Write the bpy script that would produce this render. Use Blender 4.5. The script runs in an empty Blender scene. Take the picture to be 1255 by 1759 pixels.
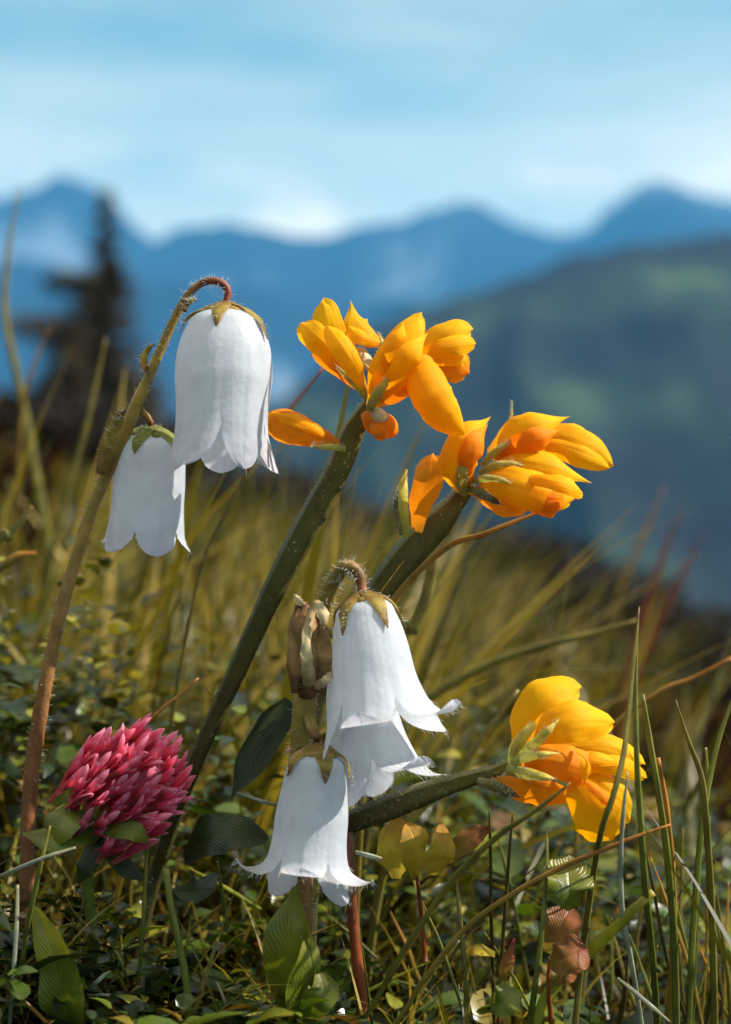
import bpy, bmesh, math, random
from mathutils import Vector, noise
rnd = random.Random(7)
SC = bpy.context.scene
COL = SC.collection
R = math.radians

# ------------------------------------------------------------------ camera, sky, sun, exposure
D0 = 0.233                                  # metres from the lens to the flowers
LENS, SENS, PH, PW = 55.0, 36.0, 1759.0, 1255.0
K = SENS / LENS / PH                        # tangent per photo pixel
S = K * D0                                  # metres per photo pixel at the flowers
cam = bpy.data.cameras.new('camera')
co = bpy.data.objects.new('camera', cam); COL.objects.link(co)
co.location = (0, -D0, 0); co.rotation_euler = (R(90), 0, 0)
cam.sensor_fit = 'VERTICAL'; cam.sensor_height = SENS; cam.lens = LENS
cam.clip_start = 0.01; cam.clip_end = 60000
cam.dof.use_dof = True; cam.dof.focus_distance = D0; cam.dof.aperture_fstop = 14.0
SC.camera = co

SUN_EL, SUN_AZ = 42.0, 93.0                 # azimuth from +Y (view direction) towards +X
sl = bpy.data.lights.new('sun', 'SUN'); sl.energy = 5.0; sl.angle = R(0.5); sl.color = (1.0, 0.95, 0.86)
so = bpy.data.objects.new('sun', sl); COL.objects.link(so)
sdir = Vector((math.sin(R(SUN_AZ)) * math.cos(R(SUN_EL)), math.cos(R(SUN_AZ)) * math.cos(R(SUN_EL)), math.sin(R(SUN_EL))))
so.rotation_euler = sdir.to_track_quat('Z', 'Y').to_euler(); so.location = sdir * 5

w = bpy.data.worlds.new('World'); SC.world = w; w.use_nodes = True
nt = w.node_tree; nt.nodes.clear()
def N(t, kind, **kw):
    n = t.nodes.new(kind)
    for k_, v in kw.items(): setattr(n, k_, v)
    return n
wo = N(nt, 'ShaderNodeOutputWorld'); bg = N(nt, 'ShaderNodeBackground')
sky = N(nt, 'ShaderNodeTexSky', sky_type='NISHITA'); sky.sun_disc = False
sky.sun_elevation = R(SUN_EL); sky.sun_rotation = R(SUN_AZ); sky.altitude = 1900
sky.air_density = 1.0; sky.dust_density = 0.6; sky.ozone_density = 2.0
tc = N(nt, 'ShaderNodeTexCoord'); mp = N(nt, 'ShaderNodeMapping'); mp.inputs['Scale'].default_value = (3.0, 1.2, 13.0)
mp.inputs['Location'].default_value = (0.2, 0.0, 1.1)
cn = N(nt, 'ShaderNodeTexNoise'); cn.inputs['Scale'].default_value = 1.6; cn.inputs['Detail'].default_value = 4; cn.inputs['Roughness'].default_value = 0.5
cr = N(nt, 'ShaderNodeValToRGB'); cr.color_ramp.elements[0].position = 0.34; cr.color_ramp.elements[1].position = 0.74
cr.color_ramp.elements[0].color = (.10, .10, .10, 1); cr.color_ramp.elements[1].color = (0.40, 0.40, 0.40, 1)
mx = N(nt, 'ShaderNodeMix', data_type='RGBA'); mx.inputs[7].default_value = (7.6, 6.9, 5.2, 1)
nt.links.new(tc.outputs['Generated'], mp.inputs['Vector']); nt.links.new(mp.outputs[0], cn.inputs['Vector'])
sx = N(nt, 'ShaderNodeSeparateXYZ'); nt.links.new(tc.outputs['Generated'], sx.inputs[0])
hr_ = N(nt, 'ShaderNodeMapRange'); hr_.inputs['From Min'].default_value = .30; hr_.inputs['From Max'].default_value = .17      # thicker bright cloud low over the peaks
hr_.inputs['To Min'].default_value = -.04; hr_.inputs['To Max'].default_value = .36; nt.links.new(sx.outputs['Z'], hr_.inputs['Value'])
nt.links.new(cn.outputs['Fac'], cr.inputs['Fac'])
mp2 = N(nt, 'ShaderNodeMapping'); mp2.inputs['Scale'].default_value = (9, 3, 16); nt.links.new(tc.outputs['Generated'], mp2.inputs['Vector'])
pn = N(nt, 'ShaderNodeTexNoise'); pn.inputs['Scale'].default_value = 1.0; pn.inputs['Detail'].default_value = 5; nt.links.new(mp2.outputs[0], pn.inputs['Vector'])
pr_ = N(nt, 'ShaderNodeMapRange'); pr_.inputs['From Min'].default_value = .52; pr_.inputs['From Max'].default_value = .66; nt.links.new(pn.outputs['Fac'], pr_.inputs['Value'])
pz = N(nt, 'ShaderNodeMapRange'); pz.inputs['From Min'].default_value = .235; pz.inputs['From Max'].default_value = .18; pz.inputs['To Max'].default_value = .45; nt.links.new(sx.outputs['Z'], pz.inputs['Value'])
pm = N(nt, 'ShaderNodeMath', operation='MULTIPLY_ADD'); nt.links.new(pr_.outputs[0], pm.inputs[0]); nt.links.new(pz.outputs[0], pm.inputs[1]); nt.links.new(cr.outputs['Color'], pm.inputs[2])   # small white puffs low over the ridges
sm_ = N(nt, 'ShaderNodeMath', operation='ADD', use_clamp=True); nt.links.new(pm.outputs[0], sm_.inputs[0]); nt.links.new(hr_.outputs[0], sm_.inputs[1])
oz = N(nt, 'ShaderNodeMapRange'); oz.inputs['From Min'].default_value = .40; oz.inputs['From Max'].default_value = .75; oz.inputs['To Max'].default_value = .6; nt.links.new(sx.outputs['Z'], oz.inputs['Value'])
so_ = N(nt, 'ShaderNodeMath', operation='ADD', use_clamp=True); nt.links.new(sm_.outputs[0], so_.inputs[0]); nt.links.new(oz.outputs[0], so_.inputs[1])   # thin bright cloud overhead, out of view, added for fill light
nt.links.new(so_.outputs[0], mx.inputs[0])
ti = N(nt, 'ShaderNodeMix', data_type='RGBA', blend_type='MULTIPLY'); ti.inputs[0].default_value = 1.0; ti.inputs[7].default_value = (.44, .86, .62, 1)
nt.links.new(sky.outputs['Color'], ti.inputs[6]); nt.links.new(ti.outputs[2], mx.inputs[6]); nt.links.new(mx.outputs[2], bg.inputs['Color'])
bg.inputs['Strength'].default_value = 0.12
nt.links.new(bg.outputs[0], wo.inputs['Surface'])
SC.view_settings.view_transform = 'Standard'; SC.view_settings.look = 'None'
SC.view_settings.exposure = 1.02; SC.view_settings.gamma = 1.0
SC.render.engine = 'CYCLES'; SC.cycles.use_denoising = True
SC.cycles.max_bounces = 8; SC.cycles.transparent_max_bounces = 8; SC.cycles.volume_bounces = 0

# ------------------------------------------------------------------ helpers
OFF = [0.0]                                 # depth shift of the plant being built, mm
def W(px, py, d=0.0):
    """photo pixel + depth in millimetres behind the flowers -> point in the scene"""
    y = (d + OFF[0]) / 1000.0
    q = K * (D0 + y)
    return Vector(((px - PW / 2) * q, y, (PH / 2 - py) * q))
def lin(*c):
    return tuple(((v / 255) / 12.92 if v / 255 <= 0.04045 else ((v / 255 + 0.055) / 1.055) ** 2.4) for v in c)
def lerp(a, b, t): return a + (b - a) * t
def spl(pts, t):
    """Catmull-Rom through pts (tuples / vectors / floats), t 0..1"""
    n = len(pts)
    if n == 1: return pts[0]
    x = min(max(t, 0), 1) * (n - 1); i = min(int(x), n - 2); f = x - i
    g = lambda j: pts[min(max(j, 0), n - 1)]
    p0, p1, p2, p3 = g(i - 1), g(i), g(i + 1), g(i + 2)
    if i == 0: p0 = p1 * 2 - p2 if not isinstance(p1, float) else 2 * p1 - p2
    if i == n - 2: p3 = p2 * 2 - p1
    return p1 * 1.0 + (p2 - p0) * (0.5 * f) + (p0 * 2 - p1 * 5 + p2 * 4 - p3) * (0.5 * f * f) + (p1 * 3 - p0 - p2 * 3 + p3) * (0.5 * f ** 3)
def ltab(vals, t):
    n = len(vals)
    if n == 1: return vals[0]
    x = min(max(t, 0), 1) * (n - 1); i = min(int(x), n - 2); f = x - i
    f = f * f * (3 - 2 * f) * 0.5 + f * 0.5
    return lerp(vals[i], vals[i + 1], f)
ORG = {}
class MB:
    def __init__(s): s.v = []; s.f = []; s.m = []; s.t = []; s.s = []
    def vert(s, p, t=0.0, u=0.0):
        s.v.append(tuple(p)); s.t.append(t); s.s.append(u); return len(s.v) - 1
    def face(s, f, m=0): s.f.append(tuple(f)); s.m.append(m)
    def grid(s, rows, m=0):
        for a, b in zip(rows, rows[1:]):
            for i in range(len(a) - 1): s.face((a[i], a[i + 1], b[i + 1], b[i]), m)
    def hair(s, p, d, r, m=1, bend=0.25):
        """one tapering hair, three-sided"""
        d = Vector(d); L = d.length
        if L < 1e-7: return
        n = d.normalized(); a = n.orthogonal().normalized(); b = n.cross(a)
        off = (a * rnd.uniform(-1, 1) + b * rnd.uniform(-1, 1)) * L * bend
        rings = []
        for q, rr in ((0, r), (0.55, r * 0.7)):
            c = Vector(p) + d * q + off * q * q
            rings.append([s.vert(c + (a * math.cos(k * 2.094) + b * math.sin(k * 2.094)) * rr, q) for k in range(3)])
        tip = s.vert(Vector(p) + d + off, 1)
        for k in range(3):
            s.face((rings[0][k], rings[0][(k + 1) % 3], rings[1][(k + 1) % 3], rings[1][k]), m)
            s.face((rings[1][k], rings[1][(k + 1) % 3], tip), m)
    def build(s, name, mats, parent=None, weld=0.0, smooth=True, local=False):
        o_ = ORG.get(parent.name, Vector((0, 0, 0))) if parent and not local else Vector((0, 0, 0))
        me = bpy.data.meshes.new(name)
        me.from_pydata([tuple(Vector(p) - o_) for p in s.v], [], s.f)
        for mt in (mats if isinstance(mats, (list, tuple)) else [mats]): me.materials.append(mt)
        me.polygons.foreach_set('material_index', s.m)
        at = me.attributes.new('t', 'FLOAT', 'POINT'); at.data.foreach_set('value', s.t)
        at = me.attributes.new('s', 'FLOAT', 'POINT'); at.data.foreach_set('value', s.s)
        if weld:
            bm = bmesh.new(); bm.from_mesh(me); bmesh.ops.remove_doubles(bm, verts=bm.verts, dist=weld); bm.to_mesh(me); bm.free()
        me.polygons.foreach_set('use_smooth', [smooth] * len(me.polygons)); me.update()
        ob = bpy.data.objects.new(name, me); COL.objects.link(ob)
        if parent: ob.parent = parent
        ORG[ob.name] = o_
        return ob
def tag(o, label, cat, group=None, kind=None):
    if label: o['label'] = label
    if cat: o['category'] = cat
    if group: o['group'] = group
    if kind: o['kind'] = kind
    return o
def thing(name, label, cat, loc, group=None):
    o = bpy.data.objects.new(name, None); COL.objects.link(o); o.location = loc; o.empty_display_size = 0.01
    ORG[o.name] = Vector(loc)
    return tag(o, label, cat, group)
def tube(mb, pts, rad, n=8, m=0, seg=None, hairs=0, hl=0.0012, hr=0.00004, hm=1, sect=None, face=Vector((0, -1, 0)), wob=0.0):
    """sweep a round (or given) section along a spline of points"""
    pts = [Vector(p) for p in pts]; seg = seg or max(6, len(pts) * 4)
    rows = []; frames = []
    for i in range(seg + 1):
        t = i / seg; p = spl(pts, t); T = (spl(pts, min(1, t + 0.01)) - spl(pts, max(0, t - 0.01))).normalized()
        Bn = T.cross(face); Bn = Bn.normalized() if Bn.length > 1e-5 else T.orthogonal().normalized()
        Nn = Bn.cross(T).normalized(); r = ltab(rad, t)
        if wob: r *= 1 + wob * noise.noise(Vector((i * 0.6, pts[0].x * 900, 0)))
        row = []
        if sect:
            for (a, b) in sect: row.append(mb.vert(p + (Bn * a + Nn * b) * r, t, 0))
        else:
            for k in range(n):
                an = 2 * math.pi * k / n
                row.append(mb.vert(p + (Bn * math.cos(an) + Nn * math.sin(an)) * r, t, k / n))
        row.append(row[0]); rows.append(row); frames.append((p, Bn, Nn, T, r))
    mb.grid(rows, m)
    for row, c in ((rows[0], frames[0][0]), (rows[-1], frames[-1][0])):
        cv = mb.vert(c, 0 if row is rows[0] else 1)
        for k in range(len(row) - 1): mb.face((row[k], row[k + 1], cv), m)
    for _ in range(hairs):
        p, Bn, Nn, T, r = frames[rnd.randrange(len(frames))]
        an = rnd.uniform(0, 6.283); dv = Bn * math.cos(an) + Nn * math.sin(an)
        rr = r if not sect else r * 0.85
        base = p + dv * rr * 0.95 + T * rnd.uniform(-0.5, 0.5) * r
        mb.hair(base, (dv + T * rnd.uniform(-0.3, 0.4)) * hl * rnd.uniform(0.5, 1.2), hr, hm)
def petal(mb, spine, hw, wrap=80, face=(0, -1, 0), m=0, tip='round', fold=0.0, rip=0.06, nu=20, nv=13, inward=False, raw=False, flat=1.0, scal=0.0, jag=0.0):
    """sheet along a spline with half widths in photo pixels; wrap = degrees it bends round its own axis"""
    pts = [Vector(p) if raw else W(*p) for p in spine]; fc = Vector(face).normalized(); ph = rnd.uniform(0, 6.28); ph2 = rnd.uniform(0, 6.28)
    rows = []; hwid = R(wrap) / 2; sgn = -1 if inward else 1
    for i in range(nu + 1):
        u = i / nu; p = spl(pts, u); T = (spl(pts, min(1, u + .02)) - spl(pts, max(0, u - .02))).normalized()
        Bn = T.cross(fc); Bn = Bn.normalized() if Bn.length > 1e-4 else T.orthogonal().normalized()
        Nn = Bn.cross(T).normalized() * -1
        if Nn.dot(fc) < 0: Nn = -Nn
        wd = ltab(hw, u) * (S if not raw else 1.0)
        if tip == 'round' and u > 0.8: wd *= math.sqrt(max(0.0, 1 - ((u - 0.8) / 0.2) ** 2.4)) * 0.98 + 0.02
        if jag: wd *= 1 + jag * noise.noise(Vector((u * 7, ph * 5, 0))) + .6 * jag * noise.noise(Vector((u * 23, ph * 5, 4)))
        if tip == 'point' and u > 0.6: wd *= max(0.02, 1 - ((u - 0.6) / 0.4) ** 1.6)
        row = []
        for j in range(nv):
            q = 2 * j / (nv - 1) - 1; a = q * hwid
            nrm = math.sin(hwid) if hwid < math.pi / 2 else 1.0
            x = math.sin(a) / nrm; z = (math.cos(a) - math.cos(min(hwid, math.pi / 2))) / nrm * flat
            z = sgn * z + fold * (1 - abs(q)) + rip * (abs(q) ** 2) * (math.sin(u * 9 + ph + q) + 0.6 * math.sin(u * 17 + ph2 - 2 * q))
            z += 0.05 * noise.noise(Vector((u * 4 + ph, q * 3, 1.3)))
            sh = scal * u ** 5 * (math.cos(q * 5.5 + 1.2 * math.sin(ph)) - .4)
            jx = 1 + jag * .5 * noise.noise(Vector((u * 9, ph, q * 2)))
            row.append(mb.vert(p + Bn * (x * wd * jx) + Nn * (z * wd) + T * (sh * ltab(hw, u) * (S if not raw else 1)), u, q))
        rows.append(row)
    mb.grid(rows, m)

# ------------------------------------------------------------------ materials
def mat(name, ramp, attr=None, trans=0.0, tcol=None, rough=0.5, spec=0.3, nscale=0, namt=0.15, bump=0.0, bscale=800, vein=0.0, rand=None, coat=0.0, sheen=0.0, vtint=0.0, feather=0.0, objvar=0.0):
    """ramp = [(pos, linear colour)...] driven by attribute t/s, island/object random, or noise"""
    mt = bpy.data.materials.new(name); mt.use_nodes = True; t = mt.node_tree; t.nodes.clear(); L = t.links.new
    out = N(t, 'ShaderNodeOutputMaterial'); pb = N(t, 'ShaderNodeBsdfPrincipled')
    pb.inputs['Roughness'].default_value = rough; pb.inputs['Specular IOR Level'].default_value = spec
    if coat: pb.inputs['Coat Weight'].default_value = coat; pb.inputs['Coat Roughness'].default_value = 0.15
    if sheen: pb.inputs['Sheen Weight'].default_value = sheen
    cr = N(t, 'ShaderNodeValToRGB'); els = cr.color_ramp.elements
    while len(els) < len(ramp): els.new(0.5)
    for e, (p_, c_) in zip(els, ramp): e.position = p_; e.color = (*c_[:3], 1)
    tco = N(t, 'ShaderNodeTexCoord'); geo = N(t, 'ShaderNodeNewGeometry')
    if attr in ('t', 's'):
        src = N(t, 'ShaderNodeAttribute', attribute_name=attr).outputs['Fac']
    elif rand == 'island': src = geo.outputs['Random Per Island']
    elif rand == 'object': src = N(t, 'ShaderNodeObjectInfo').outputs['Random']
    else:
        nz = N(t, 'ShaderNodeTexNoise'); nz.inputs['Scale'].default_value = nscale; nz.inputs['Detail'].default_value = 6
        L(tco.outputs['Object'], nz.inputs['Vector']); src = nz.outputs['Fac']
    L(src, cr.inputs['Fac']); colr = cr.outputs['Color']
    if nscale and (attr or rand):
        nz = N(t, 'ShaderNodeTexNoise'); nz.inputs['Scale'].default_value = nscale; nz.inputs['Detail'].default_value = 5
        L(tco.outputs['Object'], nz.inputs['Vector'])
        mr = N(t, 'ShaderNodeMapRange'); mr.inputs['From Min'].default_value = 0.3; mr.inputs['From Max'].default_value = 0.7
        mr.inputs['To Min'].default_value = 1 - namt; mr.inputs['To Max'].default_value = 1 + namt
        L(nz.outputs['Fac'], mr.inputs['Value'])
        hs = N(t, 'ShaderNodeHueSaturation'); L(colr, hs.inputs['Color']); L(mr.outputs[0], hs.inputs['Value']); colr = hs.outputs['Color']
    if objvar:
        oi = N(t, 'ShaderNodeObjectInfo'); om = N(t, 'ShaderNodeMapRange'); L(oi.outputs['Random'], om.inputs['Value'])
        om.inputs['To Min'].default_value = 1 - objvar; om.inputs['To Max'].default_value = 1 + objvar
        oh = N(t, 'ShaderNodeHueSaturation'); L(colr, oh.inputs['Color']); L(om.outputs[0], oh.inputs['Value']); colr = oh.outputs['Color']
    if feather or vtint:                      # veins: feathered from the midrib of a leaf, or running along a petal
        sa = N(t, 'ShaderNodeAttribute', attribute_name='s').outputs['Fac']; ta = N(t, 'ShaderNodeAttribute', attribute_name='t').outputs['Fac']
        def mth(op, a, b=None):
            n_ = N(t, 'ShaderNodeMath', operation=op)
            for q_, v_ in enumerate((a, b)):
                if v_ is None: continue
                if isinstance(v_, (int, float)): n_.inputs[q_].default_value = v_
                else: L(v_, n_.inputs[q_])
            return n_.outputs[0]
        wz = N(t, 'ShaderNodeTexNoise'); wz.inputs['Scale'].default_value = 300; L(tco.outputs['Object'], wz.inputs['Vector'])
        if feather: ar = mth('MULTIPLY', mth('SUBTRACT', ta, mth('MULTIPLY', mth('ABSOLUTE', sa), .32)), 52)
        else: ar = mth('MULTIPLY', sa, 21)
        vv = mth('POWER', mth('ABSOLUTE', mth('SINE', mth('ADD', ar, mth('MULTIPLY', wz.outputs['Fac'], 2.5)))), .35)
        if feather: vv = mth('MINIMUM', vv, mth('POWER', mth('MINIMUM', mth('MULTIPLY', mth('ABSOLUTE', sa), 9), 1.0), .6))
        vmr = N(t, 'ShaderNodeMapRange'); L(vv, vmr.inputs['Value']); vmr.inputs['To Min'].default_value = 1 + (feather if feather else -vtint); vmr.inputs['To Max'].default_value = 1.0
        h2 = N(t, 'ShaderNodeHueSaturation'); L(colr, h2.inputs['Color']); L(vmr.outputs[0], h2.inputs['Value']); colr = h2.outputs['Color']
    L(colr, pb.inputs['Base Color'])
    hgt = vv if feather else None
    if bump:
        bz = N(t, 'ShaderNodeTexNoise'); bz.inputs['Scale'].default_value = bscale; bz.inputs['Detail'].default_value = 4
        L(tco.outputs['Object'], bz.inputs['Vector'])
        if hgt is None: hgt = bz.outputs['Fac']
        else:
            a_ = N(t, 'ShaderNodeMath', operation='ADD'); L(bz.outputs['Fac'], a_.inputs[0]); L(hgt, a_.inputs[1]); hgt = a_.outputs[0]
    if vein:
        sa = N(t, 'ShaderNodeAttribute', attribute_name='s'); mu = N(t, 'ShaderNodeMath', operation='MULTIPLY'); mu.inputs[1].default_value = 22
        sn = N(t, 'ShaderNodeMath', operation='SINE'); L(sa.outputs['Fac'], mu.inputs[0]); L(mu.outputs[0], sn.inputs[0])
        ml = N(t, 'ShaderNodeMath', operation='MULTIPLY'); ml.inputs[1].default_value = vein; L(sn.outputs[0], ml.inputs[0])
        if hgt:
            ad = N(t, 'ShaderNodeMath', operation='ADD'); L(hgt, ad.inputs[0]); L(ml.outputs[0], ad.inputs[1]); hgt = ad.outputs[0]
        else: hgt = ml.outputs[0]
    if hgt:
        bp = N(t, 'ShaderNodeBump'); bp.inputs['Strength'].default_value = bump or 0.3; bp.inputs['Distance'].default_value = 0.0002
        L(hgt, bp.inputs['Height']); L(bp.outputs[0], pb.inputs['Normal'])
    if trans:
        tr = N(t, 'ShaderNodeBsdfTranslucent'); ms = N(t, 'ShaderNodeMixShader'); ms.inputs[0].default_value = trans
        if tcol: 
            mc = N(t, 'ShaderNodeMix', data_type='RGBA', blend_type='MULTIPLY'); mc.inputs[0].default_value = 1.0; mc.inputs[7].default_value = (*tcol, 1)
            L(colr, mc.inputs[6]); L(mc.outputs[2], tr.inputs['Color'])
        else: L(colr, tr.inputs['Color'])
        L(pb.outputs[0], ms.inputs[1]); L(tr.outputs[0], ms.inputs[2]); L(ms.outputs[0], out.inputs['Surface'])
    else: L(pb.outputs[0], out.inputs['Surface'])
    return mt
M = {}
M['bell'] = mat('white_petal', [(0, (.62, .60, .66)), (.12, (.70, .72, .76)), (.7, (.72, .75, .80)), (1, (.70, .68, .76))], 't', trans=.52, rough=.5, spec=.3, nscale=450, namt=.06, bump=.4, bscale=1300, vein=.08, vtint=.06)
M['bell_inside'] = mat('lilac_petal', [(0, (.6, .55, .6)), (1, (.66, .58, .66))], 't', trans=.35, rough=.5)
M['hair'] = mat('pale_hair', [(0, (.62, .62, .5)), (1, (.8, .8, .75))], 't', trans=.3, rough=.4)
M['sepal'] = mat('brown_green_sepal', [(0, lin(120, 90, 45)), (.45, lin(150, 125, 50)), (1, lin(105, 70, 35))], 't', trans=.25, nscale=700, namt=.4, rough=.55, bump=.4, bscale=2500)
M['sepal_green'] = mat('olive_sepal', [(0, lin(110, 110, 45)), (.6, lin(140, 140, 50)), (1, lin(110, 90, 40))], 't', trans=.3, nscale=700, namt=.3, rough=.55, bump=.4, bscale=2500)
M['dry'] = mat('papery_brown', [(0, lin(100, 62, 35)), (.5, lin(165, 130, 80)), (1, lin(110, 70, 40))], 't', trans=.25, nscale=500, namt=.5, rough=.6, bump=.6, bscale=1500)
M['cream'] = mat('dry_cream', [(0, lin(150, 120, 75)), (.5, lin(222, 200, 152)), (1, lin(150, 120, 75))], 't', trans=.3, nscale=700, namt=.2, rough=.5)
M['bellstem'] = mat('red_olive_stem', [(0, lin(135, 62, 50)), (.18, lin(125, 75, 50)), (.32, lin(165, 135, 62)), (.6, lin(165, 132, 64)), (.8, lin(135, 88, 52)), (1, lin(110, 70, 42))], 't', nscale=400, namt=.3, rough=.5, bump=.5, bscale=1500)
M['olivestem'] = mat('olive_stem', [(0, lin(130, 80, 52)), (.2, lin(140, 115, 55)), (.5, lin(150, 130, 60)), (.75, lin(125, 85, 45)), (1, lin(110, 75, 45))], 't', nscale=400, namt=.3, rough=.5, bump=.5, bscale=1500)
yl = [(0, lin(205, 165, 50)), (.14, lin(246, 168, 10)), (.5, lin(255, 184, 6)), (1, lin(255, 198, 20))]
M['yellow'] = mat('golden_petal', yl, 't', trans=.52, tcol=(1, .88, .5), rough=.62, spec=.16, nscale=260, namt=.12, bump=.35, bscale=900, vein=.10, vtint=.05)
M['orange'] = mat('orange_petal', [(0, lin(190, 135, 45)), (.3, lin(240, 145, 18)), (1, lin(250, 160, 26))], 't', trans=.52, tcol=(1, .8, .5), rough=.62, spec=.16, nscale=300, namt=.18, bump=.35, bscale=900, vein=.12, vtint=.06)
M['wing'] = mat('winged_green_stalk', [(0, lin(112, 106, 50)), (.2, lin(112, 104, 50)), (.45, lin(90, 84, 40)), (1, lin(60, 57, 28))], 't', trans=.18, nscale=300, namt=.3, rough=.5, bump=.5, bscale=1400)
M['calyx'] = mat('pale_green_calyx', [(0, lin(140, 148, 66)), (.5, lin(190, 178, 70)), (1, lin(215, 185, 80))], 't', trans=.3, nscale=600, namt=.25, rough=.5)
M['pink'] = mat('pink_floret', [(0, lin(160, 100, 75)), (.35, lin(208, 62, 88)), (.75, lin(226, 96, 124)), (1, lin(238, 160, 184))], 't', trans=.5, tcol=(1, .75, .78), rough=.6, nscale=500, namt=.25, bump=.3, bscale=1500, vein=.12, objvar=.28)
M['leaf'] = mat('meadow_leaf', [(0, lin(75, 88, 24)), (.5, lin(105, 112, 30)), (1, lin(125, 120, 35))], 't', trans=.35, tcol=(1, 1, .5), nscale=250, namt=.3, rough=.35, spec=.5, bump=.5, bscale=900, feather=.16)
M['darkleaf'] = mat('dark_leaf', [(0, lin(38, 46, 20)), (1, lin(56, 62, 26))], 't', trans=.18, nscale=250, namt=.3, rough=.42, spec=.4, bump=.5, bscale=900, feather=.16)
M['redleaf'] = mat('reddish_leaf', [(0, lin(120, 104, 40)), (.45, lin(142, 96, 44)), (1, lin(135, 70, 45))], 't', trans=.4, nscale=300, namt=.3, rough=.4, bump=.6, bscale=900, feather=.16)
M['yelleaf'] = mat('yellowing_leaf', [(0, lin(150, 130, 40)), (.5, lin(175, 150, 40)), (1, lin(190, 130, 45))], 't', trans=.42, nscale=300, namt=.3, rough=.45, bump=.6, bscale=900, feather=.16)
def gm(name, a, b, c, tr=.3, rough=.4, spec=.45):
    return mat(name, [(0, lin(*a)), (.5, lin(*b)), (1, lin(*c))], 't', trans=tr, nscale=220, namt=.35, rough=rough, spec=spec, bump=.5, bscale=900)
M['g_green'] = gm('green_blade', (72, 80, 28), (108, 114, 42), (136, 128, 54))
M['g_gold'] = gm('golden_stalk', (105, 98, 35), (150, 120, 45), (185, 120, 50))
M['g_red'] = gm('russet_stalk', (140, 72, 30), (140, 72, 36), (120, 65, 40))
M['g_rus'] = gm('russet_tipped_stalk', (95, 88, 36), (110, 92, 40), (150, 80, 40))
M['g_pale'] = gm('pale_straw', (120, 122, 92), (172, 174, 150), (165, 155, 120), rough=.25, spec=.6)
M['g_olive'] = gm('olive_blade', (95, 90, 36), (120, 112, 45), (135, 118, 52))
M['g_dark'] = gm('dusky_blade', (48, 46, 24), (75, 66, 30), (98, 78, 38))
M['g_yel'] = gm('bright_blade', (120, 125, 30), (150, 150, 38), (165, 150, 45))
M['grass'] = mat('meadow_grass', [(0, lin(40, 38, 12)), (.3, lin(82, 78, 22)), (.6, lin(124, 112, 32)), (.87, lin(152, 128, 46)), (1, lin(186, 158, 84))], rand='island', trans=.45, tcol=(1, .95, .5), nscale=60, namt=.2, rough=.4, spec=.4)
M['cover'] = mat('ground_cover_leaf', [(0, lin(15, 23, 8)), (.5, lin(38, 54, 16)), (.78, lin(78, 96, 26)), (.95, lin(136, 134, 40)), (1, lin(105, 60, 36))], rand='island', trans=.35, tcol=(1, 1, .4), nscale=300, namt=.25, rough=.3, spec=.6)
M['herb'] = mat('herb_leaf', [(0, lin(28, 30, 10)), (.5, lin(66, 68, 20)), (.85, lin(122, 116, 34)), (1, lin(170, 155, 60))], rand='island', trans=.35, tcol=(1, .95, .4), rough=.32, spec=.5)
M['soil'] = mat('meadow_soil', [(.3, lin(9, 5, 3)), (.5, lin(18, 10, 5)), (.7, lin(32, 19, 9))], nscale=7, rough=1.0, spec=0.0)
M['needle'] = mat('spruce_needles', [(0, lin(48, 44, 32)), (.6, lin(74, 64, 46)), (1, lin(108, 88, 62))], rand='island', rough=.6, spec=.15, trans=.12)
M['bark'] = mat('spruce_bark', [(.3, lin(60, 45, 34)), (.7, lin(90, 70, 52))], nscale=6, rough=.9, spec=.1)
M['shrub'] = mat('dwarf_shrub_leaf', [(0, lin(14, 11, 8)), (.6, lin(27, 20, 12)), (1, lin(52, 32, 19))], rand='island', rough=.5, spec=.2, trans=.15)

# ------------------------------------------------------------------ setting: meadow sheet, hill, mountains
def ground(x, y):
    r = math.hypot(x, y + D0)
    z = -0.090 + 0.02 * max(-3, min(y, 40)) - 3.0 * math.tanh(x / 10.0)
    if r > 3.5:
        q = r - 3.5
        z -= min(420, 0.13 * q * q / (q + 3) + 0.12 * max(0, r - 60))
    a = 0.003 + 0.01 * min(r, 8)
    z += a * noise.noise(Vector((x / (0.05 + .25 * r), y / (0.05 + .25 * r), 3.1)))
    return z
mb = MB(); rows = []
NA, NR = 180, 130
for i in range(NR):
    r = 0.012 * (9000 / 0.012) ** (i / (NR - 1)); row = []
    for j in range(NA):
        a = 2 * math.pi * j / NA; x = r * math.cos(a); y = r * math.sin(a)
        row.append(mb.vert((x, y, ground(x, y))))
    row.append(row[0]); rows.append(row)
mb.grid(rows)
c = mb.vert((0, 0, ground(0, 0)))
for j in range(NA): mb.face((rows[0][j], rows[0][j + 1], c))
tag(mb.build('meadow', M['soil']), 'dark sloping alpine meadow ground under the grass', 'meadow', kind='structure')

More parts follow.
